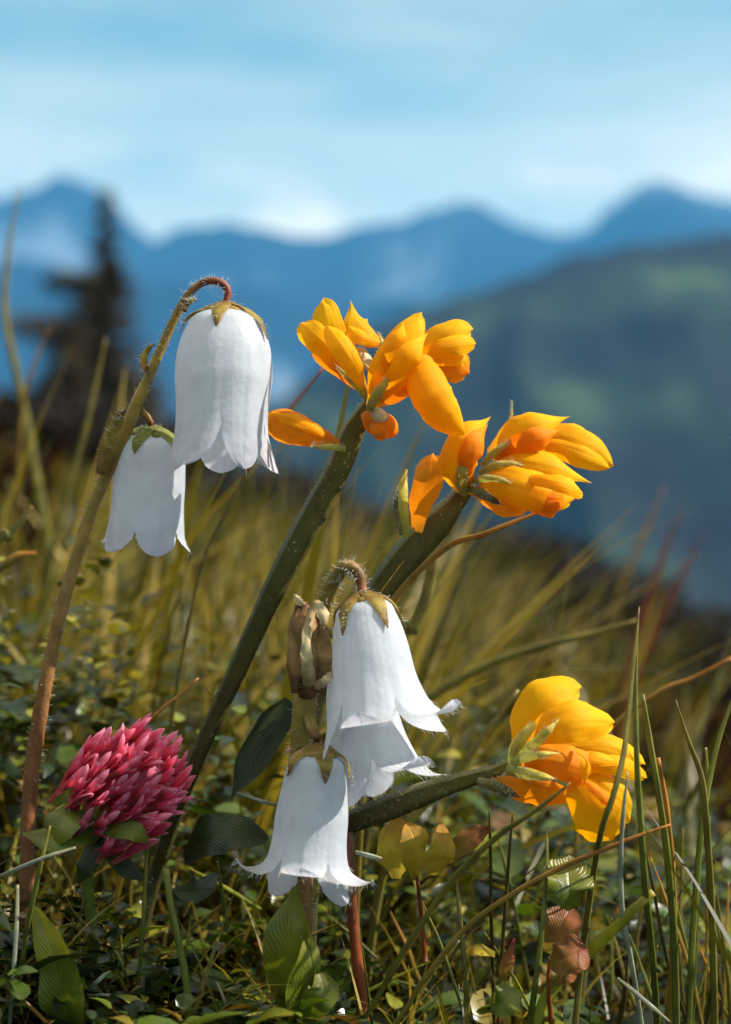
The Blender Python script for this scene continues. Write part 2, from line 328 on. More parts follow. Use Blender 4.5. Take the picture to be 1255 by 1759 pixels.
def rmat(name, ramp, scale, bumpd):
    mt = mat(name, ramp, nscale=scale, rough=.95, spec=.05); return mt
M['hill'] = rmat('wooded_hillside', [(.32, lin(28, 24, 28)), (.48, lin(34, 38, 36)), (.60, lin(44, 54, 42)), (.76, lin(80, 96, 66))], 0.0085, 0)
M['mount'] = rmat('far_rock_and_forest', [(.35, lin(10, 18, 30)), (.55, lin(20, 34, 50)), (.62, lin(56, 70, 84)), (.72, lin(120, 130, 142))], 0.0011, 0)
def ridge_mesh(name, ctrl, Y, floor, front, back, nx, ny, rough, rscale, mt, label, cat):
    mb = MB(); rows = []
    x0, x1 = ctrl[0][0], ctrl[-1][0]
    def top(px):
        for (a, b), (c_, d) in zip(ctrl, ctrl[1:]):
            if a <= px <= c_:
                f = (px - a) / (c_ - a); f = f * f * (3 - 2 * f); return lerp(b, d, f)
        return ctrl[-1][1]
    for i in range(ny + 1):
        v = i / ny; y = Y - front + (front + back) * v; row = []
        dd = (Y - y) / front if y < Y else (y - Y) / back
        for j in range(nx + 1):
            px = lerp(x0, x1, j / nx); x = (px - PW / 2) * K * Y
            zt = (PH / 2 - top(px)) * K * Y
            pr = (1 - dd) ** 1.25 * 0.6 + (1 - dd * dd) * 0.4 if dd < 1 else 0
            n1 = noise.fractal(Vector((x / rscale, y / rscale, 5.0)), 1.0, 2.0, 5)
            n2 = abs(noise.noise(Vector((x / rscale * 1.6, y / rscale * 0.7, 9.0))))
            z = floor + (zt - floor) * pr + rough * (n1 * .6 - n2 * .8 + .2) * min(1, dd * 5 + .14)
            row.append(mb.vert((x, y, z)))
        rows.append(row)
    mb.grid(rows)
    return tag(mb.build(name, mt), label, cat, kind='structure')
MT = [(-1500, 470), (-900, 420), (-400, 380), (-200, 400), (0, 352), (60, 335), (110, 312), (150, 320), (190, 345), (235, 380), (262, 397), (300, 375), (335, 378), (370, 386), (430, 396), (500, 404), (560, 410), (620, 400), (680, 388), (740, 355), (790, 343), (825, 352), (860, 373), (900, 386), (960, 397), (1010, 388), (1050, 352), (1100, 322), (1150, 326), (1200, 334), (1255, 345), (1400, 385), (1800, 350), (2300, 430), (2800, 470)]
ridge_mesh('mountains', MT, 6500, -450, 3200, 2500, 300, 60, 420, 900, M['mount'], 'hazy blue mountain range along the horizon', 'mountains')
HL = [(150, 900), (300, 820), (430, 730), (480, 690), (520, 655), (600, 592), (650, 556), (720, 522), (800, 500), (900, 470), (1000, 435), (1100, 414), (1180, 405), (1255, 400), (1400, 390), (1700, 410), (2200, 520), (2700, 700)]
ridge_mesh('hill', HL, 1600, -420, 1100, 900, 200, 60, 90, 260, M['hill'], 'dark wooded hillside rising to the right', 'hill')

# ------------------------------------------------------------------ spruce and dwarf shrubs
def needle_card(mb, p, d, L, wd):
    d = d.normalized(); a = d.orthogonal().normalized(); a = (a * math.cos(k_ := rnd.uniform(0, 6.28)) + d.cross(a) * math.sin(k_)) * wd
    i = [mb.vert(p - a * .5), mb.vert(p + d * L * .5 - a), mb.vert(p + d * L), mb.vert(p + d * L * .5 + a)]
    mb.face(i)
def spruce(px, tip_py, Y, branches, label):
    q = K * (Y + D0); x = (px - PW / 2) * q; zt = (PH / 2 - tip_py) * q; zb = ground(x, Y) - .1
    t = thing('spruce_tree', label, 'tree', (x, Y, zb))
    H = zt - zb
    tb = MB(); tube(tb, [Vector((x + .08 * math.sin(i), Y, lerp(zb, zt - .05, i / 5))) for i in range(6)], [.14, .11, .085, .06, .035, .012], 8)
    tb.build('trunk', M['bark'], t)
    cb = MB()
    for py, wl, wr, dens in branches:
        z = (PH / 2 - py) * q
        for k in range(max(5, int(dens * .7))):
            an = rnd.uniform(0, 6.283); sx = math.cos(an)
            ext = (.8 + .35 * min(1, (py - 330) / 180)) * (wr if sx > 0 else wl) * q * (abs(sx) * .75 + .35) * rnd.uniform(.75, 1.12)
            d = Vector((math.cos(an), math.sin(an), -.22)); o_ = Vector((x, Y, z + rnd.uniform(-4, 4) * q))
            nn = int(22 + ext * 85)
            for j in range(nn):
                f = rnd.random() ** .8
                p = o_ + d * ext * f + Vector((0, 0, ext * .16 * f * f)) + Vector([rnd.uniform(-1, 1) for _ in range(3)]) * (.05 + .07 * ext)
                needle_card(cb, p, d + Vector([rnd.uniform(-.8, .8) for _ in range(3)]), rnd.uniform(.08, .18), rnd.uniform(.02, .045))
    cb.build('crown', M['needle'], t, smooth=False)
BR = [(335, 5, 5, 8), (350, 9, 9, 8), (366, 13, 12, 9), (382, 14, 14, 9), (398, 17, 17, 9), (414, 20, 19, 9), (430, 20, 20, 9), (446, 22, 22, 9), (460, 28, 26, 10), (474, 88, 28, 14), (488, 74, 40, 13), (502, 40, 48, 12), (516, 42, 40, 12), (532, 70, 34, 12), (548, 122, 36, 18), (562, 108, 36, 16), (578, 82, 40, 14), (594, 84, 46, 14), (610, 92, 52, 15), (626, 96, 62, 16), (642, 88, 66, 16), (658, 92, 70, 16), (676, 98, 76, 16), (696, 108, 84, 18), (720, 118, 92, 18), (745, 126, 98, 18), (775, 132, 104, 16), (810, 130, 110, 14)]
spruce(180, 322, 30.0, BR, 'dark narrow spruce tree standing out of focus before the blue mountains')
def shrub(px, py, Y, rx, rz, n, label):
    q = K * (Y + D0); x = (px - PW / 2) * q; zc = (PH / 2 - py) * q; g0 = ground(x, Y) - .02
    t = thing('dwarf_shrub', label, 'shrub', (x, Y, g0), 'dark dwarf shrubs along the meadow edge')
    sb = MB()
    for k in range(5): tube(sb, [Vector((x, Y, g0)), Vector((x + rnd.uniform(-.4, .4) * rx * q, Y + rnd.uniform(-.2, .2) * rx * q, lerp(g0, zc, .6))), Vector((x + rnd.uniform(-.8, .8) * rx * q, Y + rnd.uniform(-.4, .4) * rx * q, zc))], [.012 * Y / 5, .008 * Y / 5, .004 * Y / 5], 5)
    sb.build('stem', M['bark'], t)
    cb = MB()
    for k in range(n):
        v = Vector((rnd.gauss(0, .45), rnd.gauss(0, .45), rnd.gauss(0, .42)))
        if v.length > 1.15: v *= 1.0 / v.length
        zz = zc + v.z * rz * q
        if v.z < 0: zz = lerp(zc, g0, min(1, -v.z * 1.1))
        p = Vector((x + v.x * rx * q, Y + v.y * rx * q, zz + .1 * rz * q * noise.noise(v * 3)))
        needle_card(cb, p, Vector([rnd.uniform(-1, 1) for _ in range(2)] + [rnd.uniform(0, 1.2)]), rnd.uniform(.02, .045) * Y / 5, rnd.uniform(.006, .016) * Y / 5)
    cb.build('crown', M['shrub'], t, smooth=False)
shrub(30, 735, 2.5, 190, 62, 5200, 'dark low shrub left of the spruce foot')
shrub(240, 778, 2.4, 170, 62, 5200, 'dark low shrub at the foot of the spruce')
shrub(860, 985, 1.5, 170, 75, 5200, 'dark brown low shrub behind the right hand yellow blossoms')
shrub(1010, 1045, 1.3, 150, 75, 5200, 'dark brown low shrub above the lowest yellow blossom')
shrub(1180, 1130, 1.1, 170, 85, 5200, 'russet brown low shrub at the right edge behind tall blades')
shrub(660, 935, 1.8, 150, 60, 4200, 'dark low shrub beyond the stalk of the middle yellow blossom head')
shrub(450, 870, 2.0, 150, 60, 4200, 'dark low shrub beyond the stalk of the tallest yellow blossom head')

# ------------------------------------------------------------------ grass and ground cover
def blade(mb, base, L, wd, lean, az, droop, seg=6, m=0):
    d = Vector((math.cos(az), math.sin(az), 0)); side = Vector((-d.y, d.x, 0)); tw = rnd.uniform(-1.2, 1.2)
    side = side * math.cos(tw) + d * math.sin(tw); rows = []; p = Vector(base); an = lean
    for i in range(seg + 1):
        f = i / seg; ww = wd * (1 - f ** 1.8) * .5 + wd * .03
        rows.append([mb.vert(p - side * ww, f), mb.vert(p + side * ww, f)])
        st = L / seg; p = p + (d * math.sin(an) + Vector((0, 0, math.cos(an)))) * st; an += droop / seg
    mb.grid(rows, m)
gb = MB()
def scatter(n, y0, y1, L0, L1, w0, w1, lim=None, pw=1.0):
    for _ in range(n):
        y = y0 + (y1 - y0) * rnd.random() ** pw; hx = .30 * (y + D0) + .01
        x = rnd.uniform(-hx, hx)
        ang = x / (y + D0)
        if ang < -.1 and y > .25 and rnd.random() < .55: continue
        if ang > .03 and y > .06 and rnd.random() < .6: continue
        if ang > 0.0 and rnd.random() < min(.97 if y > .22 else .6, ang * (14 if y > .22 else 6)): continue
        g = ground(x, y)
        cl = .6 + .7 * noise.noise(Vector((x * 9 / (1 + y), y * 6 / (1 + y), 0)))
        if y > .06 and noise.noise(Vector((x * 22 / (.6 + y), y * 12 / (.6 + y), 4))) < rnd.uniform(-.25, .15): continue
        L = rnd.uniform(L0, L1) * max(.45, min(1.25, cl + .45))
        if lim:
            top = (PH / 2 - lim(ang)) * K * (y + D0)
            L = min(L, max(.012, (top - g) * rnd.uniform(.75, 1.15)))
        az = rnd.gauss(0.1, .9) if rnd.random() < .6 else rnd.uniform(0, 6.28)
        blade(gb, (x, y, g - .002), L * 1.1, rnd.uniform(w0, w1), abs(rnd.gauss(.32, .2)), az, rnd.uniform(0.1, .9))
lim = lambda a: 880 + 330 * max(-.3, a + .1) if a < .06 else 933 + 1100 * (a - .06)
scatter(260, .028, .09, .022, .05, .0006, .0016, lambda a: 1180 + 300 * max(0, a))
scatter(900, .07, .25, .04, .10, .0008, .0022, lambda a: 960 + 400 * max(-.1, a))
scatter(1100, .2, .7, .06, .13, .0010, .0028, lim)
scatter(1300, .5, 2.0, .08, .17, .0014, .0034, lim)
scatter(1800, 1.5, 5.0, .08, .20, .002, .005, lambda a: lim(a) - 20)
for _ in range(760):                                   # broad leaning blades just behind the flowers
    y = .05 + .34 * rnd.random() ** 1.2; hx = .27 * (y + D0); x = rnd.uniform(-hx * 1.15, hx * (.15 if rnd.random() < .93 else 1)); g = ground(x, y)
    top = (PH / 2 - lim(x / (y + D0)) - 20 * rnd.gauss(0, 1)) * K * (y + D0)
    L = min(rnd.uniform(.05, .14), max(.03, (top - g) * 1.45))
    if noise.noise(Vector((x * 18, y * 9, 8))) < -.12: continue
    blade(gb, (x, y, g - .002), L, rnd.choice((rnd.uniform(.0008, .0018), rnd.uniform(.0014, .0032))), rnd.uniform(.1, .85), rnd.gauss(0, .6) if rnd.random() < .75 else rnd.uniform(0, 6.28), rnd.choice((rnd.uniform(0, .4), rnd.uniform(.4, 1.6))), 8)
for _ in range(1300):                                  # softer grass behind the middle of the picture
    y = .25 + 1.3 * rnd.random(); ang = rnd.uniform(-.2, .05) if rnd.random() < .85 else rnd.uniform(.05, .2); x = ang * (y + D0); g = ground(x, y)
    top = (PH / 2 - lim(ang) - rnd.uniform(-60, 60)) * K * (y + D0)
    blade(gb, (x, y, g - .002), min(rnd.uniform(.08, .2), max(.03, (top - g) * 1.2)), rnd.uniform(.0014, .0036), rnd.uniform(.05, .7), rnd.gauss(0, .8), rnd.uniform(.1, 1.2), 6)
for _ in range(900):                                   # fine low blades tangled between the stems
    y = -.012 + .075 * rnd.random(); hx = .27 * (y + D0) + .004; x = rnd.uniform(-hx, hx); g = ground(x, y)
    blade(gb, (x, y, g - .001), rnd.uniform(.012, .034), rnd.uniform(.0004, .0011), rnd.uniform(0, .9), rnd.uniform(0, 6.28), rnd.uniform(.2, 1.8), 6)
for _ in range(120):                                   # unseen tufts past the right edge, added to shade the low ground
    y = rnd.uniform(-.06, .1); x = rnd.uniform(.27 * (y + D0) + .006, .2); g = ground(x, y)
    blade(gb, (x, y, g - .002), rnd.uniform(.05, .10), rnd.uniform(.001, .002), rnd.uniform(0, .4), rnd.uniform(0, 6.28), rnd.uniform(.1, .6), 6)
tag(gb.build('grass', M['grass']), 'olive and golden meadow grass behind the flowers', 'grass', kind='stuff')

cb = MB()
def cleaf(p, d, up, L, wd, cup=.3):
    d = d.normalized(); sd = d.cross(up); sd = sd.normalized() if sd.length > 1e-4 else d.orthogonal().normalized(); n = sd.cross(d)
    rows = []
    for i in range(5):
        f = i / 4; ww = wd * math.sin(math.pi * (.08 + .9 * f) ** .8)
        c_ = p + d * L * f - n * L * .35 * f * f
        rows.append([cb.vert(c_ - sd * ww + n * ww * cup, f), cb.vert(c_, f), cb.vert(c_ + sd * ww + n * ww * cup, f)])
    cb.grid(rows)
for _ in range(11000):
    y = -.02 + .22 * rnd.random() ** 1.3; hx = .28 * (y + D0) + .01; x = rnd.uniform(-hx, hx); g = ground(x, y)
    clump = noise.noise(Vector((x * 45, y * 45, 2)))
    if clump + .5 * noise.noise(Vector((x * 130, y * 130, 6))) < rnd.uniform(-.34, -.08): continue
    hmax = .018 + .022 * max(0, clump + .35) + (.012 if y > .03 else 0)
    if y < .03: hmax *= .55
    p = Vector((x, y, g + hmax * rnd.random() ** .8))
    an = rnd.uniform(0, 6.28); d = Vector((math.cos(an), math.sin(an), rnd.uniform(-.2, .9)))
    big = rnd.random() < (.16 if noise.noise(Vector((x * 70, y * 70, 11))) > .1 else .03)
    L = rnd.uniform(.006, .012) if big else rnd.uniform(.0018, .0045)
    cleaf(p, d, Vector((rnd.uniform(-.6, .6), rnd.uniform(-.6, .6), 1)), L, L * rnd.uniform(.18, .42))
tag(cb.build('ground_cover', M['cover']), 'small glossy leaves and mossy ground cover between the stems', 'ground cover', kind='stuff')

cb = MB()
for _ in range(5200):
    y = .045 + .22 * rnd.random() ** 1.2; hx = .26 * (y + D0); x = rnd.uniform(-hx, hx * .3); g = ground(x, y)
    if noise.noise(Vector((x * 55, y * 40, 3))) < rnd.uniform(-.15, .15): continue
    hh = .044 * (.3 + max(0, .5 + 1.3 * noise.noise(Vector((x * 30, y * 30, 7)))))
    p = Vector((x, y, g + hh * rnd.random() ** .6)); an = rnd.uniform(0, 6.28)
    L = rnd.uniform(.002, .0055)
    cleaf(p, Vector((math.cos(an), math.sin(an), rnd.uniform(-.2, 1.2))), Vector((rnd.uniform(-.6, .6), rnd.uniform(-.6, .6), 1)), L, L * rnd.uniform(.16, .4))
tag(cb.build('meadow_herbs', M['herb']), 'blurred tiny olive leaved herbs behind the clover', 'herbs', kind='stuff')

# ------------------------------------------------------------------ bellflowers
def bell(parent, base, down, L1, L2, prof, az0, flares, powr=1.6, open_=1.5, hairs=0, sepal_len=52, sepal_w=15, sepal_mat='sepal', lens=None, face=(0, -1, 0), sep_az=18):
    """corolla with five lobes; lengths and radii in photo pixels, flares in degrees per lobe (az0 + 72 i, 0 = towards the lens, + = right)"""
    base = Vector(base); D = Vector(down).normalized(); F = Vector(face); F = (F - D * F.dot(D)).normalized(); Rt = F.cross(D).normalized()
    mb = MB(); NC, NT, NL = 17, 30, 20; tot = L1 + L2
    ph = rnd.uniform(0, 9)
    def P(az, r, z): return base + D * (z * S) + (F * math.cos(az) + Rt * math.sin(az)) * (r * S)
    def rad(z): return spl([float(a) for a in prof], min(1, z / L1))
    for i in range(5):
        ac = R(az0 + 72 * i); rows = []
        Li = L2 * (lens[i] if lens else 1)
        for k in range(NT + 1):
            z = L1 * k / NT; r0 = rad(z); row = []
            for j in range(NC):
                s_ = 2 * j / (NC - 1) - 1; az = ac + s_ * R(36)
                f = k / NT
                r = r0 * (1 + f * (.030 * math.exp(-(s_ / .13) ** 2) - .035 * abs(s_) ** 3) + .016 * noise.noise(Vector((math.sin(az) * 2 + ph, math.cos(az) * 2, f * 3))))
                row.append(mb.vert(P(az, r, z), z / tot, s_))
            rows.append(row)
        rE = rad(L1); th = math.atan2(rE - rad(L1 * .93), L1 * .07); r, z = rE, L1
        fl = R(flares[i]); last = rows[-1]; dl = Li / NL
        for k in range(1, NL + 1):
            x = k / NL
            ang = th * (1 - x) + fl * x ** powr
            r += math.sin(ang) * dl; z += math.cos(ang) * dl
            wv = max(.004, (1 - x ** open_)) ** .55 * (1 + .07 * noise.noise(Vector((x * 11, i * 3 + ph, 0))))
            row = []
            for j in range(NC):
                s_ = 2 * j / (NC - 1) - 1; off = s_ * R(36) * wv
                sp = min(1.0, rE / max(r, 1)); az = ac + off * sp
                rr = r * (1 + (.030 * math.exp(-(s_ / .13) ** 2) - .035 * abs(s_) ** 3 * (1 - x)) * (1 - x)) + (3.6 * s_ * s_ * math.sin(x * 8 + i + ph + s_) + 1.5 * noise.noise(Vector((x * 9, s_ * 4, i + ph)))) * x
                row.append(mb.vert(P(az, rr, z), (L1 + Li * x) / tot, s_))
            rows.append(row)
            if hairs and k > 3:
                for j in (0, NC - 1, rnd.randrange(NC)):
                    if rnd.random() < hairs:
                        p = Vector(mb.v[row[j]]); rd = (F * math.cos(ac) + Rt * math.sin(ac))
                        dv = (D * rnd.uniform(.2, 1.2) + rd * rnd.uniform(-.1, .9) + Rt * (.35 if j else -.35) * rnd.random() + F * rnd.uniform(-.3, .3)).normalized()
                        mb.hair(p, dv * rnd.uniform(9, 22) * S, .42 * S, 1, .3)
        mb.grid(rows)
    # style inside
    sb = [P(0, 0, L1 * .1), P(.5, 5, L1 * .5), P(.9, 3, L1 * .82)]
    tube(mb, sb, [4 * S, 3.4 * S, 4.5 * S], 6, 2)
    ob = mb.build('bell', [M['bell'], M['hair'], M['sepal_green']], parent, weld=2e-7)
    cx = MB(); r1 = rad(L1 * .03)
    tube(cx, [P(0, 0, -9), P(0, 0, -3), P(0, 0, 2), P(0, 0, L1 * .05)], [6 * S, 13 * S, r1 * .8 * S, r1 * 1.0 * S], 14, 0, seg=10, hairs=45, hl=10 * S, hr=.4 * S)
    cx.build('calyx', [M['sepal'], M['hair']], ob)
    for i in range(5):
        az = R(sep_az + 72 * i); pts = []
        Ls = sepal_len * rnd.uniform(.85, 1.1)
        for k in range(5):
            z = -3 + (Ls + 3) * k / 4; r = rad(max(0, z)) + 3.0 + (2.5 * (k / 4) ** 2) if z > 0 else 12
            pts.append(P(az, r, z))
        sm = MB(); fc = F * math.cos(az) + Rt * math.sin(az)
        petal(sm, pts, [sepal_w * .9 * S, sepal_w * S, sepal_w * .75 * S, sepal_w * .45 * S, 1.0 * S], 70, fc, 0, 'none', nu=12, nv=7, raw=True, rip=.12)
        for k in range(26):
            q = rnd.randrange(len(sm.v)); p = Vector(sm.v[q])
            sm.hair(p, (fc * .7 + Rt * rnd.uniform(-1, 1) + D * rnd.uniform(-.3, .6)).normalized() * rnd.uniform(5, 11) * S, .38 * S, 1)
        # the small lobe bent back between two sepals
        az2 = az + R(36); zz = L1 * .05; rr = rad(zz)
        petal(sm, [P(az2, rr * .8, zz - 4), P(az2, rr + 5, zz + 1), P(az2, rr + 7, zz + 9)], [9 * S, 8 * S, 2 * S], 60, F * math.cos(az2) + Rt * math.sin(az2), 0, 'none', nu=6, nv=5, raw=True)
        sm.build('sepal', [M[sepal_mat], M['hair']], ob)
    return ob
def axis(b, e): return (W(*e) - W(*b)).normalized()

# the tall plant at the left, two bells
A = thing('bellflower', 'tall white bellflower with arching reddish stem and two hanging bells, at the left', 'flower', W(45, 1560, 12), 'bearded bellflowers')
st = MB()
stp = [(388, 520, 0), (391, 500, 0), (382, 487, 0), (365, 482, 0), (345, 487, 1), (325, 504, 1), (304, 538, 2), (280, 590, 3), (256, 645, 4), (235, 692, 5), (214, 742, 6), (195, 787, 7), (174, 832, 8), (150, 895, 9), (126, 973, 10), (106, 1045, 10), (90, 1115, 11), (76, 1185, 11), (63, 1260, 12), (53, 1340, 12), (47, 1450, 12), (45, 1570, 12), (44, 1760, 12)]
tube(st, [W(*p) for p in stp], [6 * S, 6 * S, 6.5 * S, 6.5 * S, 6.5 * S, 7 * S, 7.5 * S, 8 * S, 9 * S, 11 * S, 13 * S, 13 * S, 11.5 * S, 11 * S, 11 * S, 12 * S, 12 * S, 13 * S, 14 * S, 14 * S, 14 * S, 14 * S, 14 * S], 10, 0, seg=110, hairs=520, hl=11 * S, hr=.38 * S, wob=.08)
tube(st, [W(236, 690, 5), W(243, 706, 6), W(252, 716, 7), W(259, 728, 8)], [7 * S, 6 * S, 6 * S, 6 * S], 8, 0)
st.build('stem', [M['bellstem'], M['hair']], A)
for sp_, hw_ in (([(316, 535, 0), (322, 520, -1), (334, 515, -1), (338, 517, -1)], [4, 6, 4, 1]), ([(252, 640, 3), (246, 618, 2), (256, 598, 1), (266, 592, 1)], [6, 9, 5, 1]), ([(172, 815, 4), (185, 765, 3), (202, 722, 2), (216, 705, 1)], [10, 17, 12, 2])):
    b_ = MB(); petal(b_, sp_, hw_, 90, (-.4, -1, .1), 0, 'none', nu=12, nv=7)
    for k in range(40):
        p = Vector(b_.v[rnd.randrange(80)]); b_.hair(p, Vector((rnd.uniform(-1.2, .1), rnd.uniform(-.5, .2), rnd.uniform(-.2, .8))) * 10 * S, .4 * S)
    b_.build('bract', [M['sepal'], M['hair']], A)
bell(A, W(388, 526, 0), axis((388, 526, 0), (378, 800, -2)), 192, 96, [12, 56, 69, 77, 81, 83, 84, 82, 80, 79], -36 + 4, [26, -6, 34, 38, 26], powr=1.1, open_=2.7, hairs=.05, sepal_len=58, sepal_w=15, sep_az=-6, lens=[1, .98, 1, .95, 1.08])
bell(A, W(262, 737, 9), axis((262, 737, 9), (246, 955, 11)), 172, 48, [14, 50, 59, 62, 63, 64, 64, 64, 65, 67], -44, [12, 10, 40, 25, 40], powr=1.4, open_=2.3, hairs=.08, sepal_len=44, sepal_w=15, sepal_mat='sepal_green', sep_az=-18)

# the plant in the middle: stout stem, three bells and a withered bud
OFF[0] = -6.0
Bp = thing('bellflower', 'short stout white bellflower with three overlapping bells and a withered bud, in the middle', 'flower', W(500, 1800, 6), 'bearded bellflowers')
st = MB()
tube(st, [W(*p) for p in [(622, 1014, 2), (616, 986, 2), (600, 973, 2), (582, 985, 3), (564, 1020, 5), (550, 1070, 7), (536, 1130, 8), (524, 1200, 8), (517, 1290, 9), (518, 1400, 9), (524, 1520, 8), (524, 1620, 7), (512, 1710, 6), (500, 1810, 6), (496, 1990, 6)]], [8 * S, 9 * S, 11 * S, 12 * S, 13 * S, 16 * S, 18 * S, 20 * S, 20 * S, 18 * S, 13 * S, 11 * S, 11 * S, 12 * S, 12 * S], 12, 0, seg=90, hairs=620, hl=13 * S, hr=.4 * S, wob=.12)
tube(st, [W(530, 1225, 8), W(535, 1250, 5), W(545, 1270, 3)], [12 * S, 10 * S, 8 * S], 8, 0)
tube(st, [W(550, 1080, 8), W(585, 1095, 11), W(604, 1122, 13)], [10 * S, 8 * S, 7 * S], 8, 0)
st.build('stem', [M['olivestem'], M['hair']], Bp)
bell(Bp, W(622, 1022, 2), axis((622, 1022, 2), (655, 1240, 0)), 172, 98, [14, 44, 52, 58, 62, 65, 67, 69, 73, 79], -14, [175, 165, 66, 55, 24], powr=1.7, open_=2.5, hairs=.75, sepal_len=60, sepal_w=15, sepal_mat='sepal', sep_az=-40)
bell(Bp, W(604, 1126, 13), axis((604, 1126, 13), (640, 1330, 10)), 178, 84, [14, 42, 50, 56, 60, 63, 65, 68, 72, 78], -32, [14, 165, 90, 50, 30], powr=1.6, open_=2.5, hairs=.75, sepal_len=40, sepal_w=13)
bell(Bp, W(547, 1284, 2), axis((547, 1284, 2), (527, 1490, 1)), 178, 74, [14, 44, 50, 54, 57, 60, 62, 62, 63, 66], -4, [175, 140, 34, 30, 165], powr=1.4, open_=2.5, hairs=.75, sepal_len=56, sepal_w=16, sep_az=18, lens=[.8, 1.05, 1.4, 1.3, 1.1])
bd = MB()
petal(bd, [(528, 1196, 3), (528, 1150, 2), (524, 1090, 1), (522, 1036, 2)], [15, 27, 25, 9], 330, (0, -1, 0), 0, 'none', rip=.2, nu=26, nv=23, jag=.22)
for k in range(90):
    p = Vector(bd.v[rnd.randrange(400)]); bd.hair(p, Vector((rnd.uniform(-1, 1), -.4, rnd.uniform(-.2, .6))) * 9 * S, .4 * S)
wb = bd.build('withered_bud', [M['dry'], M['hair']], Bp)
for sp_, hw_, m_ in (([(532, 1176, 0), (527, 1140, -2), (526, 1095, -2), (536, 1045, 0)], [12, 10, 7, 9], 'cream'), ([(545, 1188, 1), (556, 1150, 0), (556, 1100, 0), (548, 1050, 1)], [8, 12, 12, 8], 'dry'), ([(508, 1190, 1), (504, 1140, 0), (506, 1085, 0), (512, 1040, 1)], [8, 11, 11, 6], 'dry'),
                     ([(536, 1036, 0), (548, 1044, -1), (556, 1062, -2), (553, 1080, -2)], [7, 11, 10, 4], 'cream'), ([(522, 1040, 1), (512, 1030, 0), (503, 1020, 0)], [6, 6, 1], 'cream'), ([(540, 1178, 0), (555, 1172, -1), (566, 1160, -1), (570, 1152, -1)], [8, 8, 6, 1], 'cream')):
    b_ = MB(); petal(b_, sp_, hw_, 90, m=0, tip='none', rip=.35, nu=26, nv=11, jag=.3); b_.build('dry_petal', M[m_], wb)
for sp_, hw_, m_, fc in (([(500, 1205, 16), (470, 1245, 15), (430, 1310, 14), (398, 1370, 13)], [14, 30, 28, 2], 'darkleaf', (.45, -1, .45)),
                         ([(530, 1800, 4), (505, 1710, 0), (492, 1610, -1), (508, 1522, 3)], [34, 58, 50, 8], 'leaf', (-.7, -1, .2)),
                         ([(512, 1770, 0), (520, 1700, -4), (532, 1640, -4), (528, 1590, -1)], [24, 34, 20, 3], 'leaf', (.7, -1, .3)),
                         ([(515, 1760, -3), (540, 1725, -6), (556, 1700, -6), (548, 1672, -5)], [12, 26, 26, 8], 'leaf', (.1, -1, .6))):
    b_ = MB(); petal(b_, sp_, hw_, 70, fc, 0, 'none', fold=.15, nu=20, nv=11, inward=True); b_.build('leaf', M[m_], Bp)

OFF[0] = 2.0
# ------------------------------------------------------------------ winged broom with golden blossoms
WING = [(-1, -.04), (-.5, .26), (.0, .55), (.20, .70), (.28, .72), (.36, .66), (.70, .28), (1, -.05), (.45, -.14), (0, -.3), (-.45, -.12)]
def broom(label, basepx, stalk, rads, blossoms, face=(-.45, -1, .15), hairs=420):
    t = thing('broom_flower', label, 'flower', W(*basepx), 'winged broom stalks with golden blossoms')
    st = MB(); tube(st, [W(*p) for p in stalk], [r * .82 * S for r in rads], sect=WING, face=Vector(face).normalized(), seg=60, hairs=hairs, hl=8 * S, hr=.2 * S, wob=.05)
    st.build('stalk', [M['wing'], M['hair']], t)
    for bl in blossoms:
        root = None
        for e in bl:
            nm, sp_, hw_, wr, m_ = e[:5]; kw = e[5] if len(e) > 5 else {}
            b_ = MB(); petal(b_, sp_, [h * .68 for h in hw_] if nm == 'sepal' else hw_, wr, kw.get('face', (0, -1, .15)), 0, kw.get('tip', 'round'), kw.get('fold', .16), kw.get('rip', .13), 26, 17, kw.get('inward', False), flat=kw.get('flat', .6 if nm == 'sepal' else 1.0 if wr >= 170 else .42), scal=0 if nm == 'sepal' else kw.get('scal', .26), jag=.07)
            if nm == 'sepal':
                for k in range(70):
                    p = Vector(b_.v[rnd.randrange(26 * 17)]); b_.hair(p, Vector((rnd.uniform(-.8, .6), rnd.uniform(-.8, .1), rnd.uniform(-.4, 1))) * 10 * S, .26 * S)
                b_.build('sepal', [M[m_], M['hair']], root or t)
            elif root is None: root = b_.build('blossom', M[m_], t)
            else: b_.build('petal', M[m_], root)
    return t
Y_, O_ = 'yellow', 'orange'
up = dict(face=(.3, -1, .6)); lf = dict(face=(-.5, -1, .3)); rt = dict(face=(.6, -1, .3)); dn = dict(face=(0, -1, -.4)); pt = dict(tip='point')
def P_(**k): return k
